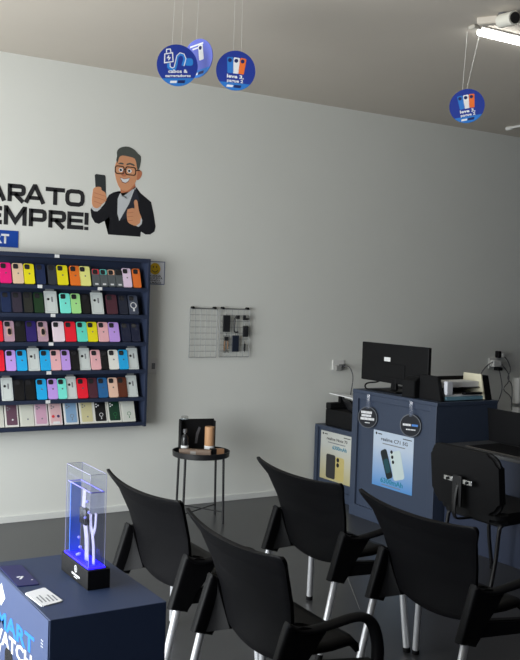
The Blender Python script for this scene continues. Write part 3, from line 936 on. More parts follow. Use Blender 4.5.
# ------------------------------------------------------------------ small things on the wall
t = thing('wall_notice', 'small white notice with a yellow smiling face beside the display shelf', 'notice', (2.812, 0, 1.738))
sh = obj('sheet', box(new(), (-0.058, -0.003, -0.085), (0.102, -0.0005, 0.085)), mat('notice_border', srgb(95, 110, 150), 0.6), t)
obj('white_field', box(new(), (-0.052, -0.0036, -0.079), (0.096, -0.003, 0.079)), mat('notice_white', (0.80, 0.82, 0.88), 0.6), sh)
bm = new(); prism(bm, circle(0.022, 0.030, 0.043), (0, -0.0036, 0), UX, UZ, 0, 0.0006)
fc = obj('yellow_face', bm, mat('notice_yellow', srgb(225, 185, 25), 0.6), sh)
for ex in (0.009, 0.034):
    bm = new(); prism(bm, circle(ex, 0.044, 0.004, 10, 0.008), (0, -0.0042, 0), UX, UZ, 0, 0.0004)
    obj('eye_mark', bm, M_INK, fc)
bm = new()
arc = [(0.022 + 0.025 * math.cos(math.radians(a)), 0.028 + 0.024 * math.sin(math.radians(a))) for a in range(200, 341, 20)]
arc2 = [(0.022 + 0.020 * math.cos(math.radians(a)), 0.028 + 0.019 * math.sin(math.radians(a))) for a in range(340, 199, -20)]
prism(bm, arc + arc2, (0, -0.0042, 0), UX, UZ, 0, 0.0004)
obj('smile_mark', bm, M_INK, fc)
for i, (s_, wd) in enumerate((('SORRIA', 0.10), ('VOC\u00ca EST\u00c1', 0.125), ('SENDO', 0.085), ('FILMADO', 0.105))):
    text(s_, 0.012, (0.022, -0.0036, -0.028 - 0.0165 * i), UX, UZ, M_INK, sh, wd, 0.02)


def switch_plate(label, x, z, w, h):
    t = thing('wall_plate', label, 'socket', (x, 0, z))
    obj('plate', box(new(), (-w / 2, -0.009, -h / 2), (w / 2, -0.0005, h / 2), 0.003), M_WHITE, t)
    return t


t = switch_plate('small white wall plate just right of the display shelf', 2.832, 1.056, 0.075, 0.11)
obj('rocker', box(new(), (-0.005, -0.012, -0.022), (0.022, -0.009, 0.022), 0.001), M_GREYINK, t)
t = switch_plate('white wall socket above the printer with a black cable', 4.52, 1.045, 0.12, 0.085)
obj('adapter', box(new(), (-0.05, -0.05, -0.045), (0.005, -0.0095, -0.005), 0.005), mat('grey_plug', (0.3, 0.3, 0.29), 0.5), t)
obj('plug', box(new(), (0.0, -0.045, -0.02), (0.045, -0.0095, 0.006), 0.006), M_CABLE, t)
bm = new(); tube(bm, [(4.555, -0.045, 1.036), (4.585, -0.07, 1.03), (4.60, -0.10, 0.97), (4.585, -0.12, 0.90), (4.55, -0.15, 0.83), (4.535, -0.16, 0.79)], 0.0045, 6)
tag(obj('power_cable', bm, M_CABLE, None, True), 'dark cable hanging from the wall socket down to the printer', 'cable')
t = switch_plate('white wall socket with plugs at the right, behind the document tray', 6.30, 1.04, 0.12, 0.10)
obj('adapter', box(new(), (-0.05, -0.06, -0.03), (0.05, -0.0095, 0.03), 0.008), M_WHITE, t)
obj('plug', box(new(), (0.0, -0.07, -0.065), (0.06, -0.0095, -0.035), 0.006), M_BLACK, t)
obj('plug', box(new(), (0.02, -0.05, 0.052), (0.055, -0.0005, 0.115), 0.006), M_BLACK, t)
obj('plug', box(new(), (0.06, -0.05, 0.055), (0.10, -0.0005, 0.095), 0.006), M_WHITE, t)
for lab, pts in (('grey cable looping left from the right wall socket toward the tray', [(6.26, -0.05, 1.06), (6.20, -0.04, 1.03), (6.14, -0.03, 0.97), (6.10, -0.03, 0.90), (6.11, -0.03, 0.83)]),
                 ('grey cable hanging in a long loop below the right wall socket', [(6.33, -0.05, 0.99), (6.38, -0.03, 0.90), (6.40, -0.03, 0.80), (6.36, -0.03, 0.69), (6.29, -0.03, 0.62)]),
                 ('dark cable running from the plugs down beside the white box', [(6.40, -0.03, 1.11), (6.46, -0.03, 1.06), (6.50, -0.03, 0.98), (6.47, -0.03, 0.90), (6.53, -0.03, 0.82), (6.535, -0.03, 0.62)]),
                 ('thin grey cable crossing below the right wall socket', [(6.36, -0.05, 1.03), (6.45, -0.05, 0.95), (6.46, -0.05, 0.87), (6.40, -0.05, 0.80), (6.50, -0.05, 0.72), (6.52, -0.05, 0.60)])):
    bm = new(); tube(bm, pts, 0.005, 6)
    tag(obj('power_cable', bm, M_CABLE, None, True), lab, 'cable', 'cables at the right wall socket')
t = thing('wall_box', 'white electrical box mounted on the wall at the right edge', 'box', (6.56, 0, 0.66))
obj('housing', box(new(), (0, -0.09, 0), (0.40, -0.0005, 0.245), 0.006), M_WHITE, t)
obj('cover', box(new(), (0.012, -0.096, 0.012), (0.388, -0.090, 0.233), 0.002), M_SKIRT, t)
t = thing('wall_box', 'lower white electrical box just under the first at the right edge', 'box', (6.575, 0, 0.40))
obj('housing', box(new(), (0, -0.08, 0), (0.38, -0.0005, 0.225), 0.006), M_WHITE, t)
obj('cover', box(new(), (0.012, -0.086, 0.012), (0.368, -0.080, 0.213), 0.002), M_SKIRT, t)

# wire grid panels


def wire_grid(label, x0, x1, z0, z1, nx=5, nz=8):
    t = thing('wire_grid_panel', label, 'grid panel', (0, 0, 0), group='wire grid panels on the wall')
    y = -0.022
    fr = new()
    for p, q in (((x0, y, z0), (x1, y, z0)), ((x1, y, z0), (x1, y, z1)), ((x1, y, z1), (x0, y, z1)), ((x0, y, z1), (x0, y, z0))):
        cyl(fr, p, q, 0.0034, n=6)
    obj('frame', fr, M_WIRE, t)
    for i in range(1, nx):
        x = x0 + (x1 - x0) * i / nx
        obj('wire', cyl(new(), (x, y, z0), (x, y, z1), 0.0019, n=5), M_WIRE, t)
    for i in range(1, nz):
        z = z0 + (z1 - z0) * i / nz
        obj('wire', cyl(new(), (x0, y + 0.003, z), (x1, y + 0.003, z), 0.0019, n=5), M_WIRE, t)
    obj('top_bar', cyl(new(), (x0 + 0.01, y - 0.002, z1 + 0.004), (x1 - 0.01, y - 0.002, z1 + 0.004), 0.0035, n=6), mat('bar_dark', (0.12, 0.12, 0.12), 0.5), t)
    for x in (x0 + 0.022, x1 - 0.022):
        bm = new(); cyl(bm, (x, -0.0005, z1 + 0.008), (x, -0.034, z1 + 0.008), 0.010, n=10)
        obj('wall_hook', bm, M_BLACK, t)


wire_grid('empty white wire grid panel hung on the wall', 3.123, 3.353, 1.118, 1.484)
wire_grid('white wire grid panel with black accessories hung on it', 3.379, 3.641, 1.120, 1.485)
GY = -0.026


def hung(name, label, x0, x1, z0, z1, th, m, bev=0.003):
    t = thing(name, label, 'accessory', (0, 0, 0), group='accessories on the wire grid')
    body = obj('body', box(new(), (x0, GY - th, z0), (x1, GY, z1), bev), m, t)
    bm = new(); tube(bm, [((x0 + x1) / 2, GY - th * 0.5, z1 - 0.004), ((x0 + x1) / 2, GY - 0.004, z1 + 0.012), ((x0 + x1) / 2, -0.020, z1 + 0.010)], 0.002, 5)
    obj('hook', bm, M_CHROME, t)
    return t, body


M_PK = mat('pack_black', (0.02, 0.021, 0.024), 0.35)
hung('hanging_pack', 'black flat pack at the upper left of the wire grid', 3.401, 3.461, 1.312, 1.438, 0.012, M_PK)
hung('hanging_pack', 'dark blue-black flat pack at the lower middle of the wire grid', 3.487, 3.543, 1.160, 1.286, 0.012, mat('pack_blueblack', (0.018, 0.024, 0.04), 0.35))
t, bd = hung('phone_holder', 'small black phone shaped pack at the right of the wire grid', 3.575, 3.625, 1.274, 1.362, 0.016, M_PK, 0.008)
bm = new(); prism(bm, circle(3.600, 1.345, 0.006, 10), (0, GY - 0.016, 0), UX, UZ, 0, 0.0008)
obj('lens', bm, M_CHROME, t)
t, bd = hung('clear_pack', 'clear bag with a tan and black cable at the lower left of the grid', 3.407, 3.463, 1.152, 1.287, 0.008, M_BAG, 0.002)
bm = new(); tube(bm, [(3.420, GY - 0.003, 1.17), (3.422, GY - 0.003, 1.23), (3.435, GY - 0.003, 1.262), (3.450, GY - 0.003, 1.235), (3.448, GY - 0.003, 1.18)], 0.004, 6)
obj('cable_coil', bm, M_TAN, t, True)
obj('plug_head', box(new(), (3.418, GY - 0.009, 1.245), (3.452, GY - 0.001, 1.275), 0.003), M_PK, t)
t = thing('tube_bracket', 'black bent bracket in the upper middle of the wire grid', 'accessory', (0, 0, 0), group='accessories on the wire grid')
bm = new(); tube(bm, [(3.535, GY - 0.008, 1.432), (3.505, GY - 0.010, 1.425), (3.500, GY - 0.010, 1.38), (3.498, GY - 0.010, 1.33), (3.505, GY - 0.010, 1.312), (3.532, GY - 0.010, 1.312)], 0.006, 8)
obj('rod', bm, M_PK, t, True)
obj('clamp', box(new(), (3.515, GY - 0.02, 1.412), (3.54, GY, 1.44), 0.003), M_PK, t)
t = thing('corner_clip', 'small black angled clip at the top right of the wire grid', 'accessory', (0, 0, 0), group='accessories on the wire grid')
obj('arm', box(new(), (3.575, GY - 0.016, 1.404), (3.626, GY, 1.42), 0.003), M_PK, t)
obj('post', box(new(), (3.575, GY - 0.016, 1.42), (3.597, GY, 1.442), 0.003), M_PK, t)
t, bd = hung('stylus', 'slim black stylus at the lower right of the wire grid', 3.589, 3.605, 1.166, 1.224, 0.012, M_PK, 0.005)
obj('tip', cyl(new(), (3.597, GY - 0.006, 1.166), (3.597, GY - 0.006, 1.158), 0.004, 0.0015, 8), M_CHROME, t)

# ------------------------------------------------------------------ round side table and what stands on it
TC = Vector((3.025, -0.448, 0))
t = thing('side_table', 'round black metal tray table with thin legs against the wall', 'table', TC)
obj('tray_top', lathe(new(), [(0.0, 0.455), (0.193, 0.455), (0.200, 0.459), (0.203, 0.495), (0.197, 0.495), (0.193, 0.466), (0.0, 0.466)], 40), M_BLKMET, t, 'auto')
FEET = [Vector((-0.177, -0.094)), Vector((0.094, -0.177)), Vector((0.177, 0.094)), Vector((-0.094, 0.177))]
for f_ in FEET:
    tp_ = f_.normalized() * 0.190
    obj('leg', cyl(new(), (tp_.x, tp_.y, 0.455), (f_.x, f_.y, 0.0), 0.0085, n=10), M_BLKMET, t, 'auto')
for k, f_ in enumerate(FEET[:2]):
    obj('cross_bar', cyl(new(), (f_.x * 0.97, f_.y * 0.97, 0.075 + 0.009 * k), (-f_.x * 0.97, -f_.y * 0.97, 0.075 + 0.009 * k), 0.004, n=6), M_BLKMET, t)

TZ = 0.4665
rot = math.radians(-12)
t = thing('display_case', 'open black product case standing on the round side table', 'box', (3.032, -0.385, TZ), rot)
obj('back_panel', box(new(), (-0.13, 0.05, 0.0), (0.13, 0.062, 0.235), 0.004), M_BLACK, t)
obj('base_panel', box(new(), (-0.13, 0.008, 0.0), (0.13, 0.05, 0.012), 0.002), M_BLACK, t)
obj('side_panel', box(new(), (-0.13, 0.008, 0.012), (-0.12, 0.05, 0.225), 0.002), M_BLACK, t)
obj('side_panel', box(new(), (0.12, 0.008, 0.012), (0.13, 0.05, 0.225), 0.002), M_BLACK, t)
bm = new(); prism(bm, [(-0.01, 0.06), (0.005, 0.06), (0.014, 0.12), (0.03, 0.17), (0.016, 0.18), (-0.004, 0.13)], (0, 0.05, 0), UX, UZ, 0, 0.004)
obj('printed_mark', bm, mat('case_print_grey', (0.09, 0.09, 0.10), 0.4), t)
t = thing('small_bottle', 'small dark bottle with pale label in the black product case', 'bottle', (2.925, -0.388, TZ), rot)
obj('bottle_body', lathe(new(), [(0, 0), (0.024, 0), (0.026, 0.004), (0.026, 0.10), (0.022, 0.125), (0.012, 0.14), (0.012, 0.15), (0, 0.15)], 20), M_BLACKG, t, 'auto')
obj('label_band', lathe(new(), [(0.0263, 0.012), (0.0266, 0.012), (0.0266, 0.06), (0.0263, 0.06)], 20), M_PAPER, t)
obj('cap', lathe(new(), [(0, 0.15), (0.014, 0.15), (0.014, 0.175), (0, 0.175)], 16), mat('cap_grey', (0.12, 0.12, 0.13), 0.4), t, 'auto')
t = thing('tan_canister', 'tan cylindrical canister with white bottom band in the black product case', 'canister', (3.100, -0.428, TZ))
obj('canister_body', lathe(new(), [(0, 0.0), (0.033, 0.0), (0.035, 0.003), (0.035, 0.187), (0.032, 0.19), (0, 0.19)], 24), M_TAN, t, 'auto')
obj('white_band', lathe(new(), [(0.0352, 0.006), (0.0356, 0.006), (0.0356, 0.055), (0.0352, 0.055)], 24), M_PAPER, t)
t = thing('long_box', 'long brown-grey carton lying in front on the round side table', 'box', (2.950, -0.480, TZ), math.radians(-38))
obj('carton', box(new(), (-0.10, -0.024, 0), (0.125, 0.024, 0.046), 0.003), M_BROWN, t)
bm = new(); prism(bm, rrect(-0.02, 0.012, 0.02, 0.034, 0.003), (0, -0.026, 0), UX, UZ, 0, 0.0006)
obj('print_mark', bm, mat('carton_print', (0.30, 0.28, 0.26), 0.5), t)
t = thing('short_box', 'short tan carton at the right end of the side table', 'box', (3.102, -0.545, TZ), math.radians(-12))
obj('carton', box(new(), (-0.048, -0.022, 0), (0.045, 0.022, 0.050), 0.003), mat('tan_dark', srgb(150, 112, 82), 0.5, var=0.1), t)
obj('dark_wrap', box(new(), (-0.050, -0.0228, -0.0), (-0.012, 0.0228, 0.0508)), M_BLACK, t)
t = thing('clear_cup', 'clear shallow upturned cup lying on top of the black product case', 'cup', (2.955, -0.315, TZ + 0.2355))
obj('cup_shell', lathe(new(), [(0.028, 0.0), (0.025, 0.018), (0.021, 0.022), (0, 0.022)], 24), M_BAG, t, 'auto')
obj('cup_rim', lathe(new(), [(0.026, 0.0), (0.031, 0.0), (0.031, 0.003), (0.026, 0.003)], 24), mat('lid_rim', (0.30, 0.36, 0.40), 0.4), t)

# ------------------------------------------------------------------ reception desk
DX0, DX1, DY0, DY1, DZ = 4.134, 4.69, -1.632, -0.725, 0.932
t = thing('reception_desk', 'tall blue reception desk with two posters\u2019 worth of panels and a raised frame', 'desk', (0, 0, 0))
t['label'] = 'tall blue reception desk carrying the monitor and document tray'
obj('body', box(new(), (DX0 + 0.018, DY0, 0.0), (DX1, DY1, DZ - 0.025), 0.002), M_DESK, t)
obj('desk_top', box(new(), (DX0, DY0 - 0.004, DZ - 0.025), (DX1, DY1 + 0.004, DZ), 0.003), M_DESK, t)
fw = 0.062
for lo, hi in (((DX0, DY1 - fw, 0.0), (DX0 + 0.018, DY1, DZ - 0.025)), ((DX0, DY0, 0.0), (DX0 + 0.018, DY0 + fw, DZ - 0.025)), ((DX0, DY0 + fw, DZ - 0.065), (DX0 + 0.018, DY1 - fw, DZ - 0.025)), ((DX0, DY0 + fw, 0.0), (DX0 + 0.018, DY1 - fw, 0.085))):
    obj('frame_rail', box(new(), lo, hi, 0.002), M_DESK, t)
PX = DX0 + 0.018


def gradient_mat(key, top, bottom, axis_lo, axis_hi, extra=None):
    m = bpy.data.materials.new(key)
    m.use_nodes = True
    nt = m.node_tree
    p = nt.nodes['Principled BSDF']
    p.inputs['Roughness'].default_value = 0.35
    tc = nt.nodes.new('ShaderNodeTexCoord')
    sp = nt.nodes.new('ShaderNodeSeparateXYZ')
    mr = nt.nodes.new('ShaderNodeMapRange')
    mr.inputs['From Min'].default_value = axis_lo
    mr.inputs['From Max'].default_value = axis_hi
    cr = nt.nodes.new('ShaderNodeValToRGB')
    cr.color_ramp.elements[0].color = (*bottom, 1)
    cr.color_ramp.elements[1].color = (*top, 1)
    cr.color_ramp.elements[1].position = 0.75
    nt.links.new(tc.outputs['Object'], sp.inputs[0])
    nt.links.new(sp.outputs['Z'], mr.inputs['Value'])
    nt.links.new(mr.outputs[0], cr.inputs[0])
    nt.links.new(cr.outputs[0], p.inputs['Base Color'])
    return m


def poster(label, x, yl, yr, z0, z1, sheet_m, title, sub, big, phone_back, tilt=0.0):
    """poster on a face looking toward -X; local u runs toward -Y (reader's right)"""
    w = yl - yr
    h = z1 - z0
    t = thing('poster', label, 'poster', (x, yl, z0), group='posters on the blue desks')
    U = Vector((0, -1, 0))
    o = Vector((0, 0, 0))
    bm = new(); prism(bm, [(0, 0), (w, 0), (w, h), (0, h)], o, U, UZ, 0.0005, 0.002)
    s = obj('sheet', bm, sheet_m, t)
    F = Vector((-0.002, 0, 0))
    text(title, h * 0.060, F + U * (w * 0.53) + UZ * (h * 0.835), U, UZ, M_INK, s, w * 0.66, 0.015)
    bm = new(); prism(bm, [(w * 0.24, h * 0.775), (w * 0.80, h * 0.775), (w * 0.80, h * 0.793), (w * 0.24, h * 0.793)], F, U, UZ, 0, 0.0005)
    obj('small_print', bm, M_GREYINK, s)
    bm = new(); prism(bm, circle(w * 0.075, h * 0.945, w * 0.022, 12), F, U, UZ, 0, 0.0005)
    prism(bm, [(w * 0.12, h * 0.935), (w * 0.22, h * 0.935), (w * 0.22, h * 0.953), (w * 0.12, h * 0.953)], F, U, UZ, 0, 0.0005)
    prism(bm, [(w * 0.74, h * 0.935), (w * 0.95, h * 0.935), (w * 0.95, h * 0.950), (w * 0.74, h * 0.950)], F, U, UZ, 0, 0.0005)
    obj('header_mark', bm, M_INK, s)
    return t, s, U, F, w, h


P1 = gradient_mat('poster_sky_print', srgb(190, 204, 222), srgb(86, 145, 208), 0.0, 0.395)
t, s, U, F, w, h = poster('white and blue phone poster taped on the front of the tall desk', PX, -0.966, -1.402, 0.268, 0.663, P1, 'realme C71 5G', '', '6300mAh', None)


def tilted(cx, cz, hw, hh, ang, r=0.02):
    ca, sa = math.cos(ang), math.sin(ang)
    return [(cx + a * ca - c * sa, cz + a * sa + c * ca) for a, c in rrect(-hw, -hh, hw, hh, r, 3)]


bm = new(); prism(bm, tilted(w * 0.62, h * 0.45, 0.060, 0.100, 0.30), F, U, UZ, 0, 0.0006)
p2 = obj('phone_picture', bm, mat('poster_phone_pale', srgb(200, 215, 215), 0.35, var=0.06, scale=18), s)
for i in range(3):
    bm = new(); prism(bm, circle(w * 0.475 + 0.010 * i, h * 0.665 - 0.034 * i, 0.013, 14), F, U, UZ, 0.0006, 0.0011)
    obj('lens_picture', bm, M_LENS, p2)
bm = new(); prism(bm, tilted(w * 0.36, h * 0.43, 0.036, 0.105, 0.42), F, U, UZ, 0.0006, 0.0012)
p3 = obj('phone_picture', bm, mat('poster_phone_black', srgb(28, 36, 40), 0.3), s)
bm = new(); prism(bm, tilted(w * 0.375, h * 0.40, 0.028, 0.05, 0.42, 0.015), F, U, UZ, 0.0012, 0.0016)
obj('screen_picture', bm, mat('poster_screen', srgb(30, 75, 85), 0.3), p3)
text('6300mAh', h * 0.085, F + U * (w * 0.50) + UZ * (h * 0.085), U, UZ, mat('poster_teal', srgb(30, 130, 160), 0.5), s, w * 0.56, 0.03)
bm = new(); prism(bm, [(w * 0.25, h * 0.04), (w * 0.72, h * 0.04), (w * 0.72, h * 0.055), (w * 0.25, h * 0.055)], F, U, UZ, 0, 0.0005)
obj('small_print', bm, M_GREYINK, s)


def round_sticker(label, y, z, lines, marks):
    t = thing('hanging_tag', label, 'tag', (DX0 - 0.024, y - 0.016, z - 0.004), math.radians(25), group='round black tags on the desk')
    bm = new(); prism(bm, circle(0, 0, 0.077, 36), (0, 0, 0), UN, UZ, 0.0005, 0.003)
    d = obj('disc', bm, mat('sticker_disc_black', (0.012, 0.014, 0.020), 0.6, spec=0.2), t)
    bm = new(); ring_prism(bm, circle(0, 0, 0.077, 36), circle(0, 0, 0.072, 36), (0, 0, 0), UN, UZ, 0.003, 0.0036)
    obj('rim', bm, mat('sticker_rim', (0.05, 0.06, 0.08), 0.4), d)
    bm = new()
    for (x0, x1, z0, z1) in lines:
        x = x0
        while x < x1 - 1e-6:
            wd = min(0.011, x1 - x)
            prism(bm, [(x, z0), (x + wd * 0.8, z0), (x + wd * 0.8, z1), (x, z1)], (-0.003, 0, 0), UN, UZ, 0, 0.0006)
            x += wd
    obj('lettering', bm, M_WHITEINK, d)
    if marks:
        bm = new()
        for (x0, x1, z0, z1) in marks:
            prism(bm, [(x0, z0), (x1, z0), (x1, z1), (x0, z1)], (-0.003, 0, 0), UN, UZ, 0, 0.0006)
        obj('blue_mark', bm, M_SIGNLIGHT, d)
    bm = new(); prism(bm, [(-0.012, 0.06), (0.012, 0.06), (0.012, 0.165), (-0.012, 0.165)], (0, 0, 0), UN, UZ, 0.0036, 0.0040)
    obj('clear_tape', bm, M_TAPE, t)


round_sticker('round black tag with white text taped near the far corner of the desk', -0.925, 0.752, [(-0.052, 0.035, 0.026, 0.044), (-0.048, 0.030, 0.004, 0.020), (-0.055, 0.055, -0.020, -0.002), (-0.02, 0.02, -0.042, -0.036)], [])
round_sticker('round black tag with one blue-white line hanging above the big poster', -1.392, 0.757, [(-0.055, 0.005, -0.004, 0.010), (-0.03, 0.04, -0.032, -0.024)], [(0.010, 0.055, -0.004, 0.010)])

# monitor
t = thing('monitor', 'wide black monitor seen from behind on the reception desk', 'monitor', (4.30, -0.985, DZ))
obj('rear_shell', box(new(), (0.0, -0.365, 0.058), (0.028, 0.385, 0.343), 0.006), M_BLACK, t)
obj('screen', box(new(), (0.028, -0.355, 0.068), (0.030, 0.375, 0.333)), M_BLACKG, t)
obj('rear_bulge', box(new(), (-0.006, -0.12, 0.10), (0.0, 0.12, 0.20), 0.003), M_BLACK, t)
obj('stand_neck', box(new(), (-0.002, -0.028, 0.012), (0.022, 0.028, 0.12), 0.004), M_BLACK, t)
obj('stand_foot', box(new(), (-0.08, -0.13, 0.0), (0.11, 0.13, 0.012), 0.004), M_BLACK, t)
lb = obj('rear_label', box(new(), (-0.0015, 0.045, 0.215), (0.0, 0.115, 0.245)), M_PAPER, t)
t = thing('keyboard', 'low black keyboard lying behind the monitor stand on the desk', 'keyboard', (4.52, -0.98, DZ))
obj('key_bed', box(new(), (-0.07, -0.21, 0), (0.07, 0.21, 0.018), 0.004), M_BLACK, t)
kb = obj('key_block', box(new(), (-0.06, -0.20, 0.018), (0.06, 0.20, 0.024), 0.002), M_BLACKG, t)
bm = new(); tube(bm, [(4.318, -0.80, DZ + 0.06), (4.30, -0.78, DZ + 0.05), (4.25, -0.76, DZ + 0.045), (4.21, -0.77, DZ + 0.03), (4.20, -0.80, DZ + 0.006), (4.22, -0.86, DZ + 0.006), (4.23, -0.98, DZ + 0.006)], 0.006, 6)
tag(obj('monitor_cable', bm, M_BLACK, None, True), 'black cable looping below the left end of the monitor', 'cable')
# document tray
t = thing('document_tray', 'black-sided desktop tray holding white papers, beside the monitor', 'tray', (4.20, -1.60, DZ))
prof = [(0.0, 0.0), (0.22, 0.0), (0.22, 0.165), (0.045, 0.165)]
for x, th in ((0.0, 0.03), (0.40, 0.07)):
    bm = new(); prism(bm, prof, (x, 0, 0), UY, UZ, 0.0, th)
    bmesh.ops.bevel(bm, geom=bm.edges[:], offset=0.003, segments=2, affect='EDGES')
    obj('side_panel', bm, M_BLACK, t)
obj('back_panel', box(new(), (0.03, 0.21, 0.0), (0.40, 0.22, 0.15)), M_BLACK, t)
obj('shelf_plate', box(new(), (0.03, 0.01, 0.0), (0.40, 0.21, 0.006)), M_BLACK, t)
obj('shelf_plate', box(new(), (0.03, 0.04, 0.082), (0.40, 0.21, 0.088)), M_BLACK, t)
M_TEALP = mat('teal_paper', srgb(120, 165, 185), 0.7)
for name, lab, lo, hi, m in (('paper_stack', 'blue-white paper stack in the bottom of the document tray', (0.05, 0.006, 0.0065), (0.385, 0.20, 0.030), M_TEALP),
                             ('paper_stack', 'white paper stack lying on the blue sheets in the document tray', (0.06, 0.02, 0.0305), (0.375, 0.20, 0.042), M_PAPER),
                             ('paper_stack', 'white papers on the upper shelf of the document tray', (0.05, 0.05, 0.0885), (0.385, 0.20, 0.125), M_PAPER)):
    tag(obj(name, box(new(), Vector(lo) + Vector((4.20, -1.60, DZ)), Vector(hi) + Vector((4.20, -1.60, DZ)), 0.001), m), lab, 'paper')
pz = DZ
tag(obj('envelope', box(new(), (4.245, -1.604, pz + 0.043), (4.30, -1.57, pz + 0.135), 0.006), mat('white_roll', (0.66, 0.68, 0.74), 0.7)), 'small white upright packet at the tray\u2019s left side', 'packet')
bm = new(); prism(bm, [(-0.004, 0.0), (0.205, 0.0), (0.205, 0.168), (0.036, 0.168)], (4.588, -1.60, DZ + 0.007), UY, UZ, 0.0, 0.010)
tag(obj('cream_folder', bm, mat('cream_card', srgb(225, 220, 195), 0.7)), 'cream card folder standing at the right side of the tray', 'folder')
bm = new(); box(bm, (4.40, -1.615, pz + 0.043), (4.56, -1.58, pz + 0.058), 0.003)
tag(obj('black_stapler', bm, M_BLACK), 'small black stapler on the papers in the tray', 'stapler')

t = thing('receipt_printer', 'small black receipt printer between the monitor and the document tray', 'printer', (4.165, -1.375, DZ))
bm = new(); prism(bm, [(0.0, 0.0), (0.125, 0.0), (0.125, 0.13), (0.05, 0.145), (0.0, 0.115)], (0, 0.135, 0), UX, UZ, 0.0, 0.13)
bmesh.ops.bevel(bm, geom=bm.edges[:], offset=0.004, segments=2, affect='EDGES')
obj('casing', bm, M_BLACK, t)
obj('paper_slot', box(new(), (0.055, 0.02, 0.140), (0.075, 0.12, 0.147)), M_BLACKG, t)

# low desk by the wall, printer, second poster
LX = 4.30
t = thing('low_desk', 'low blue cabinet against the wall behind the tall desk', 'cabinet', (0, 0, 0))
obj('body', box(new(), (LX + 0.015, -0.72, 0.0), (LX + 0.55, -0.014, 0.55), 0.002), M_DESK, t)
obj('cabinet_top', box(new(), (LX, -0.72, 0.55), (LX + 0.55, -0.014, 0.568), 0.002), M_DESK, t)
obj('front_panel', box(new(), (LX, -0.055, 0.0), (LX + 0.015, -0.014, 0.55), 0.001), M_DESK, t)
obj('kick_panel', box(new(), (LX, -0.72, 0.0), (LX + 0.015, -0.055, 0.075), 0.001), M_DESK, t)
P2 = gradient_mat('poster_gold_print', srgb(205, 207, 202), srgb(198, 188, 140), 0.0, 0.38)
t, s, U, F, w, h = poster('pale and gold phone poster on the low cabinet by the wall', LX + 0.015, -0.085, -0.50, 0.140, 0.526, P2, 'realme Note 70', '', '6300mAh', None)
text('6300mAh', h * 0.075, F + U * (w * 0.62) + UZ * (h * 0.66), U, UZ, mat('poster_teal', srgb(30, 130, 160), 0.5), s, w * 0.46, 0.03)
bm = new(); prism(bm, rrect(w * 0.20, h * 0.04, w * 0.50, h * 0.54, 0.02), F, U, UZ, 0, 0.0006)
p2 = obj('phone_picture', bm, mat('poster_phone_dark', srgb(52, 52, 54), 0.35), s)
bm = new(); prism(bm, rrect(w * 0.50, h * 0.04, w * 0.78, h * 0.52, 0.02), F, U, UZ, 0, 0.0004)
p3 = obj('phone_picture', bm, mat('poster_phone_gold', srgb(205, 188, 120), 0.35), s)
for i in range(2):
    bm = new(); prism(bm, circle(w * 0.58, h * (0.46 - 0.105 * i), 0.018, 16), F, U, UZ, 0.0004, 0.001)
    obj('lens_picture', bm, M_LENS, p3)
t = thing('printer', 'black printer with a white sheet in its raised feed on the low cabinet', 'printer', (LX, 0, 0.568))
obj('housing', box(new(), (0.03, -0.50, 0.0), (0.42, -0.11, 0.135), 0.008), M_BLACK, t)
obj('left_block', box(new(), (0.03, -0.175, 0.135), (0.42, -0.11, 0.185), 0.008), M_BLACK, t)
bm = new(); prism(bm, [(0.19, 0.225), (0.29, 0.215), (0.40, 0.13), (0.29, 0.13)], (0.05, 0, 0), UN, UZ, 0.0, 0.02)
for v in bm.verts:
    v.co.x += 0.10
obj('feed_flap', bm, M_BLACKG, t)
bm = new(); prism(bm, [(0.045, 0.252), (0.345, 0.244), (0.50, 0.16), (0.50, 0.152), (0.342, 0.236), (0.045, 0.245)], (0.16, 0, 0), UN, UZ, -0.05, 0.05)
obj('paper_sheet', bm, M_PAPER, t)
obj('feed_support', box(new(), (0.14, -0.16, 0.185), (0.18, -0.13, 0.244)), M_BLACK, t)

# low counter beside the tall desk, laptop
t = thing('low_counter', 'low dark blue counter to the right of the tall desk', 'counter', (0, 0, 0))
obj('front_board', box(new(), (4.23, -2.75, 0.0), (4.25, -1.64, 0.64), 0.002), M_NAVY, t)
obj('side_board', box(new(), (4.25, -2.75, 0.0), (5.3, -2.73, 0.64), 0.002), M_NAVY, t)
obj('side_board', box(new(), (4.25, -1.66, 0.0), (5.3, -1.64, 0.64), 0.002), M_NAVY, t)
obj('counter_top', box(new(), (4.20, -2.78, 0.64), (5.35, -1.64, 0.662), 0.003), mat('counter_grey', (0.075, 0.078, 0.085), 0.45), t)
t = thing('laptop', 'open black laptop with its lid back toward the chairs at the right edge', 'laptop', (4.60, -1.70, 0.662))
bm = new(); prism(bm, [(0.0, 0.0), (0.014, 0.0), (-0.016, 0.225), (-0.026, 0.225)], (0, -0.43, 0), UX, UZ, -0.48, 0.0)
bmesh.ops.bevel(bm, geom=bm.edges[:], offset=0.003, segments=2, affect='EDGES')
obj('lid', bm, M_BLACK, t)
obj('keyboard_base', box(new(), (0.014, -0.43, 0.0), (0.30, 0.05, 0.018), 0.003), M_BLACK, t)
bm = new(); prism(bm, [(0.0, 0.0), (0.0005, 0.0), (-0.0255, 0.20), (-0.026, 0.20)], (0.0165, -0.42, 0.02), UX, UZ, -0.46, 0.0)
obj('screen', bm, M_BLACKG, t)
t = thing('desk_mat', 'thin black desk mat on the low counter in front of the laptop', 'mat', (4.26, -2.65, 0.662))
obj('mat_sheet', box(new(), (0, 0, 0), (0.30, 0.86, 0.006), 0.002), M_BLACK, t)
obj('mat_edge', box(new(), (-0.004, 0.0, 0.0), (0.0, 0.86, 0.008), 0.001), mat('mat_edge', (0.05, 0.045, 0.04), 0.4), t)

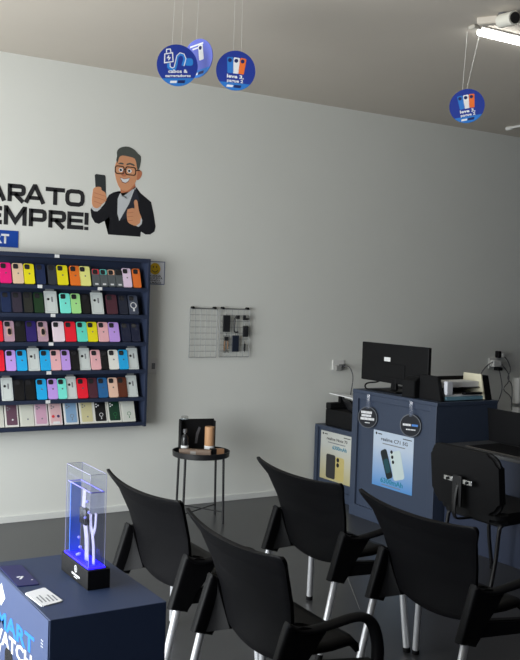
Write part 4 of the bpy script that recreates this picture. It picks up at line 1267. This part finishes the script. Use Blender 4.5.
# fixed chair with tube frame
t = thing('office_chair', 'black padded office chair with steel back bracket in front of the low counter', 'chair', (3.60, -2.42, 0))
bm = new()
prof = rrect(-0.265, 0.455, 0.265, 0.79, 0.07, 6)
prism(bm, prof, (0, 0, 0), UY, UZ, 0.0, 0.045)
bmesh.ops.bevel(bm, geom=[e for e in bm.edges if abs(e.verts[0].co.x - e.verts[1].co.x) < 1e-6], offset=0.016, segments=3, affect='EDGES')
for v in bm.verts:
    v.co.x += 0.035 * (v.co.y / 0.265) ** 2 - 0.10 * (v.co.z - 0.62)
obj('backrest', bm, M_BLACK, t, 'auto')
bm = new(); prism(bm, rrect(0.07, -0.24, 0.50, 0.24, 0.07, 5), (0, 0, 0.405), UX, UY, 0.0, 0.06)
bmesh.ops.bevel(bm, geom=[e for e in bm.edges if abs(e.verts[0].co.z - e.verts[1].co.z) < 1e-6], offset=0.018, segments=3, affect='EDGES')
obj('seat', bm, M_BLACK, t, 'auto')
bk = obj('back_bracket', box(new(), (-0.018, -0.035, 0.47), (-0.004, 0.035, 0.64), 0.003), M_BLKMET, t)
for dy in (-0.075, 0.075):
    obj('bracket_plate', box(new(), (-0.014, dy - 0.035, 0.598), (0.004, dy + 0.035, 0.626), 0.004), M_CHROME, bk)
    obj('bolt', cyl(new(), (-0.022, dy, 0.612), (-0.014, dy, 0.612), 0.008, n=8), M_BLACK, bk)
bm = new(); tube(bm, [(-0.012, 0, 0.60), (-0.03, 0, 0.50), (-0.02, 0, 0.41), (0.06, 0, 0.395), (0.30, 0, 0.395)], 0.016, 8, 0.006, (0, 1, 0))
obj('support_bar', bm, M_BLKMET, t, True)
for s in (-1, 1):
    bm = new(); tube(bm, [(0.06, s * 0.20, 0.012), (0.10, s * 0.20, 0.20), (0.12, s * 0.20, 0.37), (0.16, s * 0.20, 0.393), (0.40, s * 0.20, 0.393), (0.44, s * 0.20, 0.37), (0.455, s * 0.20, 0.20), (0.49, s * 0.20, 0.012)], 0.0115, 8)
    o = obj('leg_frame', bm, M_BLKMET, t, True)
    for x in (0.057, 0.491):
        obj('foot_cap', cyl(new(), (x, s * 0.20, 0.022), (x, s * 0.20, 0.0), 0.014, n=10), M_BLACK, o)
obj('cross_tube', cyl(new(), (0.14, -0.20, 0.385), (0.14, 0.20, 0.385), 0.011, n=8), M_BLKMET, t)
obj('cross_tube', cyl(new(), (0.42, -0.20, 0.385), (0.42, 0.20, 0.385), 0.011, n=8), M_BLKMET, t)

# ------------------------------------------------------------------ hanging round signs
CAMP = Vector((0, -6.1536, 1.6))


def hang_sign(label, c, r, yaw, roll, style, threads, pitch=0.0):
    """double sided card disc facing roughly the camera side; yaw about Z, roll in its own plane"""
    t = thing('hanging_sign', label, 'sign', c, group='round blue signs hanging from the ceiling')
    U = Vector((math.cos(yaw), math.sin(yaw), 0))
    N = Vector((math.sin(yaw), -math.cos(yaw), 0))
    V = UZ.copy()
    V = (V * math.cos(pitch) + N * math.sin(pitch)).normalized()
    N = U.cross(V)
    u = U * math.cos(roll) + V * math.sin(roll)
    v = V * math.cos(roll) - U * math.sin(roll)
    o = Vector((0, 0, 0))
    lilac = style == 'lilac'
    bm = new(); prism(bm, circle(0, 0, r, 48), o, u, v, -0.002, 0.002)
    d = obj('disc', bm, mat('sign_lilac_blue', srgb(100, 112, 205), 0.5) if lilac else M_SIGNBLUE, t)
    F = N * 0.002
    a0 = math.asin(-0.62)
    seg = [(r * math.cos(a), r * math.sin(a)) for a in [(-math.pi - a0) + (a0 - (-math.pi - a0)) * i / 16 for i in range(17)]]
    bm = new(); prism(bm, seg, F, u, v, 0.0, 0.0006)
    sg = obj('lower_band', bm, M_SIGNLIGHT, d)
    bm = new()
    prism(bm, [(-0.02, -0.83), (0.32, -0.83), (0.32, -0.72), (-0.02, -0.72)] and [(a * r, b_ * r) for a, b_ in [(-0.05, -0.86), (0.30, -0.86), (0.34, -0.72), (-0.01, -0.72)]], F, u, v, 0.0006, 0.0011)
    obj('band_mark', bm, mat('sign_dark_blue', srgb(18, 35, 95), 0.5), sg)
    bm = new()
    prism(bm, [(a * r, b_ * r) for a, b_ in [(-0.42, -0.85), (-0.10, -0.85), (-0.06, -0.74), (-0.38, -0.74)]], F, u, v, 0.0006, 0.0011)
    obj('band_mark', bm, M_WHITEINK, sg)
    if style == 'promo' or lilac:
        cols = [(M_SIGNLIGHT, -0.30, 0.10), (M_WHITEINK, 0.0, 0.0), (M_ORANGE, 0.30, -0.10)]
        if lilac:
            cols = [(M_WHITEINK, 0.25, 0.0)]
        for mt, px, an in cols:
            ca, sa = math.cos(an), math.sin(an)
            ph = [((px * r + a * ca - b_ * sa), (0.25 * r + a * sa + b_ * ca)) for a, b_ in rrect(-0.155 * r, -0.40 * r, 0.155 * r, 0.40 * r, 0.05 * r, 3)]
            bm = new(); prism(bm, ph, F, u, v, 0.0, 0.0008)
            q = obj('phone_picture', bm, mt, d)
            cx_, cz_ = (-0.02 * r, 0.24 * r)
            bm = new(); prism(bm, circle(px * r + cx_ * ca - cz_ * sa, 0.25 * r + cx_ * sa + cz_ * ca, 0.10 * r, 14), F, u, v, 0.0008, 0.0013)
            obj('camera_picture', bm, mat('sign_dark_blue', srgb(18, 35, 95), 0.5), q)
        if not lilac:
            text('leve 3,', r * 0.17, F + v * (-0.38 * r) + u * (0.0), u, v, M_WHITEINK, d, r * 0.86, 0.035)
            text('pague 2', r * 0.15, F + v * (-0.59 * r), u, v, M_WHITEINK, d, r * 0.82, 0.03)
        else:
            bm = new()
            prism(bm, [(a * r, b_ * r) for a, b_ in [(-0.45, 0.66), (0.45, 0.66), (0.45, 0.74), (-0.45, 0.74)]], F, u, v, 0.0, 0.0006)
            prism(bm, [(a * r, b_ * r) for a, b_ in [(-0.30, 0.50), (0.30, 0.50), (0.30, 0.58), (-0.30, 0.58)]], F, u, v, 0.0, 0.0006)
            obj('lettering', bm, M_WHITEINK, d)
    if style == 'cables':
        def ln(pts, wd, m, name, closed=False, lift=0.0006):
            bm2 = new()
            stroke(bm2, pts, wd, closed, thick=0.0006)
            for w_ in bm2.verts:
                p = w_.co.copy()
                w_.co = F + u * p.x + v * p.z + N * (-p.y + lift - 0.0006)
            obj(name, bm2, m, d)
        S = r
        ln([(-0.62 * S, 0.12 * S), (-0.20 * S, 0.18 * S), (-0.20 * S, 0.60 * S), (-0.58 * S, 0.54 * S)], 0.05 * S, M_WHITEINK, 'charger_drawing', True)
        ln([(-0.50 * S, 0.60 * S), (-0.48 * S, 0.76 * S), (-0.30 * S, 0.78 * S), (-0.28 * S, 0.62 * S)], 0.05 * S, M_WHITEINK, 'plug_drawing')
        ln([(-0.38 * S, 0.47 * S), (-0.46 * S, 0.36 * S), (-0.34 * S, 0.36 * S), (-0.42 * S, 0.25 * S)], 0.05 * S, M_WHITEINK, 'bolt_drawing')
        ln([(-0.42 * S, 0.10 * S), (-0.44 * S, -0.08 * S), (-0.32 * S, -0.20 * S), (-0.14 * S, -0.16 * S), (-0.06 * S, 0.06 * S), (0.02 * S, 0.42 * S), (0.16 * S, 0.54 * S), (0.34 * S, 0.48 * S), (0.38 * S, 0.30 * S), (0.26 * S, -0.02 * S)], 0.13 * S, mat('sign_cable_blue', srgb(40, 130, 215), 0.5), 'cable_drawing', False, 0.0005)
        ln([(-0.35 * S, 0.10 * S), (-0.36 * S, -0.06 * S), (-0.26 * S, -0.13 * S), (-0.16 * S, -0.08 * S), (0.0, 0.46 * S), (0.16 * S, 0.60 * S), (0.36 * S, 0.54 * S), (0.44 * S, 0.32 * S), (0.32 * S, -0.04 * S)], 0.04 * S, M_WHITEINK, 'cable_drawing', False, 0.0011)
        bm = new(); prism(bm, [(a * r, b_ * r) for a, b_ in rrect(0.36, -0.02, 0.78, 0.34, 0.12, 3)], F, u, v, 0.0, 0.0009)
        obj('adapter_drawing', bm, mat('sign_cable_blue', srgb(40, 130, 215), 0.5), d)
        text('cabos &', r * 0.16, F + v * (-0.36 * r), u, v, M_WHITEINK, d, r * 0.95, 0.03)
        text('carregadores', r * 0.13, F + v * (-0.56 * r), u, v, M_WHITEINK, d, r * 1.25, 0.03)
    for (ax, ay, dx) in threads:
        top = Vector((ax, ay, CEIL)) - Vector(c)
        p = u * (dx * r) + v * (math.sqrt(1 - dx * dx) * r * 0.98)
        obj('thread', cyl(new(), p, top, 0.0012 if c[0] > 3 else 0.0005, n=5), M_THREAD, t)


yaw_cam = -math.radians(31.4)
c1 = (2.008, -1.991, 2.724)
c2 = (2.306, -2.053, 2.732)
c3 = (3.762, -2.191, 2.728)
c4 = (2.155, -1.925, 2.795)
hang_sign('round blue sign with cable and charger drawings hanging at the left', c1, 0.102, math.radians(-18), math.radians(5), 'cables', [(1.99, -1.985, -0.2), (2.03, -1.995, 0.25)])
hang_sign('lighter blue round sign half hidden behind the cable and charger sign', c4, 0.098, math.radians(-68), math.radians(8), 'lilac', [(2.15, -1.925, 0.0)])
hang_sign('round blue three-phone promotion sign in the middle, nearest the cable sign', c2, 0.100, math.radians(-25), math.radians(-3), 'promo', [(2.29, -2.05, -0.2), (2.33, -2.056, 0.2)])
hang_sign('round blue three-phone promotion sign hanging at the far right below the lamp', c3, 0.100, math.radians(-48), math.radians(9), 'promo', [(3.752, -2.18, -0.15), (3.825, -2.205, 0.1)], -0.10)

# ------------------------------------------------------------------ ceiling lamp, camera and conduit
t = thing('tube_lamp', 'long lit white tube lamp on the ceiling at the upper right', 'lamp', (3.705, -2.29, CEIL))
obj('housing', box(new(), (0.03, -0.03, -0.010), (1.5, 0.03, 0.0), 0.004), M_WHITE, t)
obj('end_cap', box(new(), (-0.03, -0.026, -0.022), (0.03, 0.026, 0.0), 0.006), mat('cap_beige', (0.55, 0.52, 0.46), 0.5), t)
bm = new(); cyl(bm, (0.035, 0, -0.030), (1.47, 0, -0.030), 0.019, n=16)
obj('light_tube', bm, M_LED, t, 'auto')
t = thing('junction_box', 'beige plastic junction box on the ceiling beside the lamp end', 'box', (3.652, -2.445, CEIL), math.radians(30))
M_BEIGE = mat('beige_box', (0.66, 0.60, 0.52), 0.6)
obj('box_body', box(new(), (-0.028, -0.055, -0.036), (0.028, 0.055, 0.0), 0.005), M_BEIGE, t)
obj('lid', box(new(), (-0.023, -0.050, -0.040), (0.023, 0.050, -0.036), 0.0015), M_BEIGE, t)
t = thing('security_camera', 'white bullet security camera on the ceiling at the top right corner', 'camera', (3.665, -2.545, CEIL))
obj('mount', lathe(new(), [(0, 0.0), (0.030, 0.0), (0.030, -0.012), (0.013, -0.018), (0.013, -0.045), (0, -0.045)], 20), M_CABLE, t, 'auto')
D = Vector((-0.20, -0.93, -0.12)).normalized()
P0 = Vector((-0.022, -0.005, -0.046))
bm = new(); cyl(bm, P0, P0 + D * 0.125, 0.036, n=24)
bd = obj('barrel', bm, mat('camera_cream', (0.74, 0.72, 0.64), 0.45), t, 'auto')
bm = new(); cyl(bm, P0 + D * 0.1255, P0 + D * 0.130, 0.029, n=20)
obj('lens', bm, M_BLACKG, bd)
t = thing('ceiling_conduit', 'slim pale conduit on the ceiling near the wall at the right edge', 'conduit', (6.05, -0.30, CEIL))
obj('pipe', cyl(new(), (0, 0, -0.014), (-0.05, -2.0, -0.014), 0.011, n=10), M_WHITE, t, 'auto')
obj('end_socket', cyl(new(), (0, 0.01, -0.017), (-0.001, -0.05, -0.017), 0.0165, n=10), M_WHITE, t, 'auto')

# a pale thread lying on the floor between the chairs
bm = new(); tube(bm, [(3.196, -1.963, 0.0022), (3.06, -2.20, 0.0022), (2.910, -2.458, 0.0022)], 0.002, 5)
tag(obj('floor_thread', bm, mat('floor_thread_grey', (0.16, 0.16, 0.16), 0.6), None), 'thin pale thread lying on the dark floor between the chairs', 'thread')
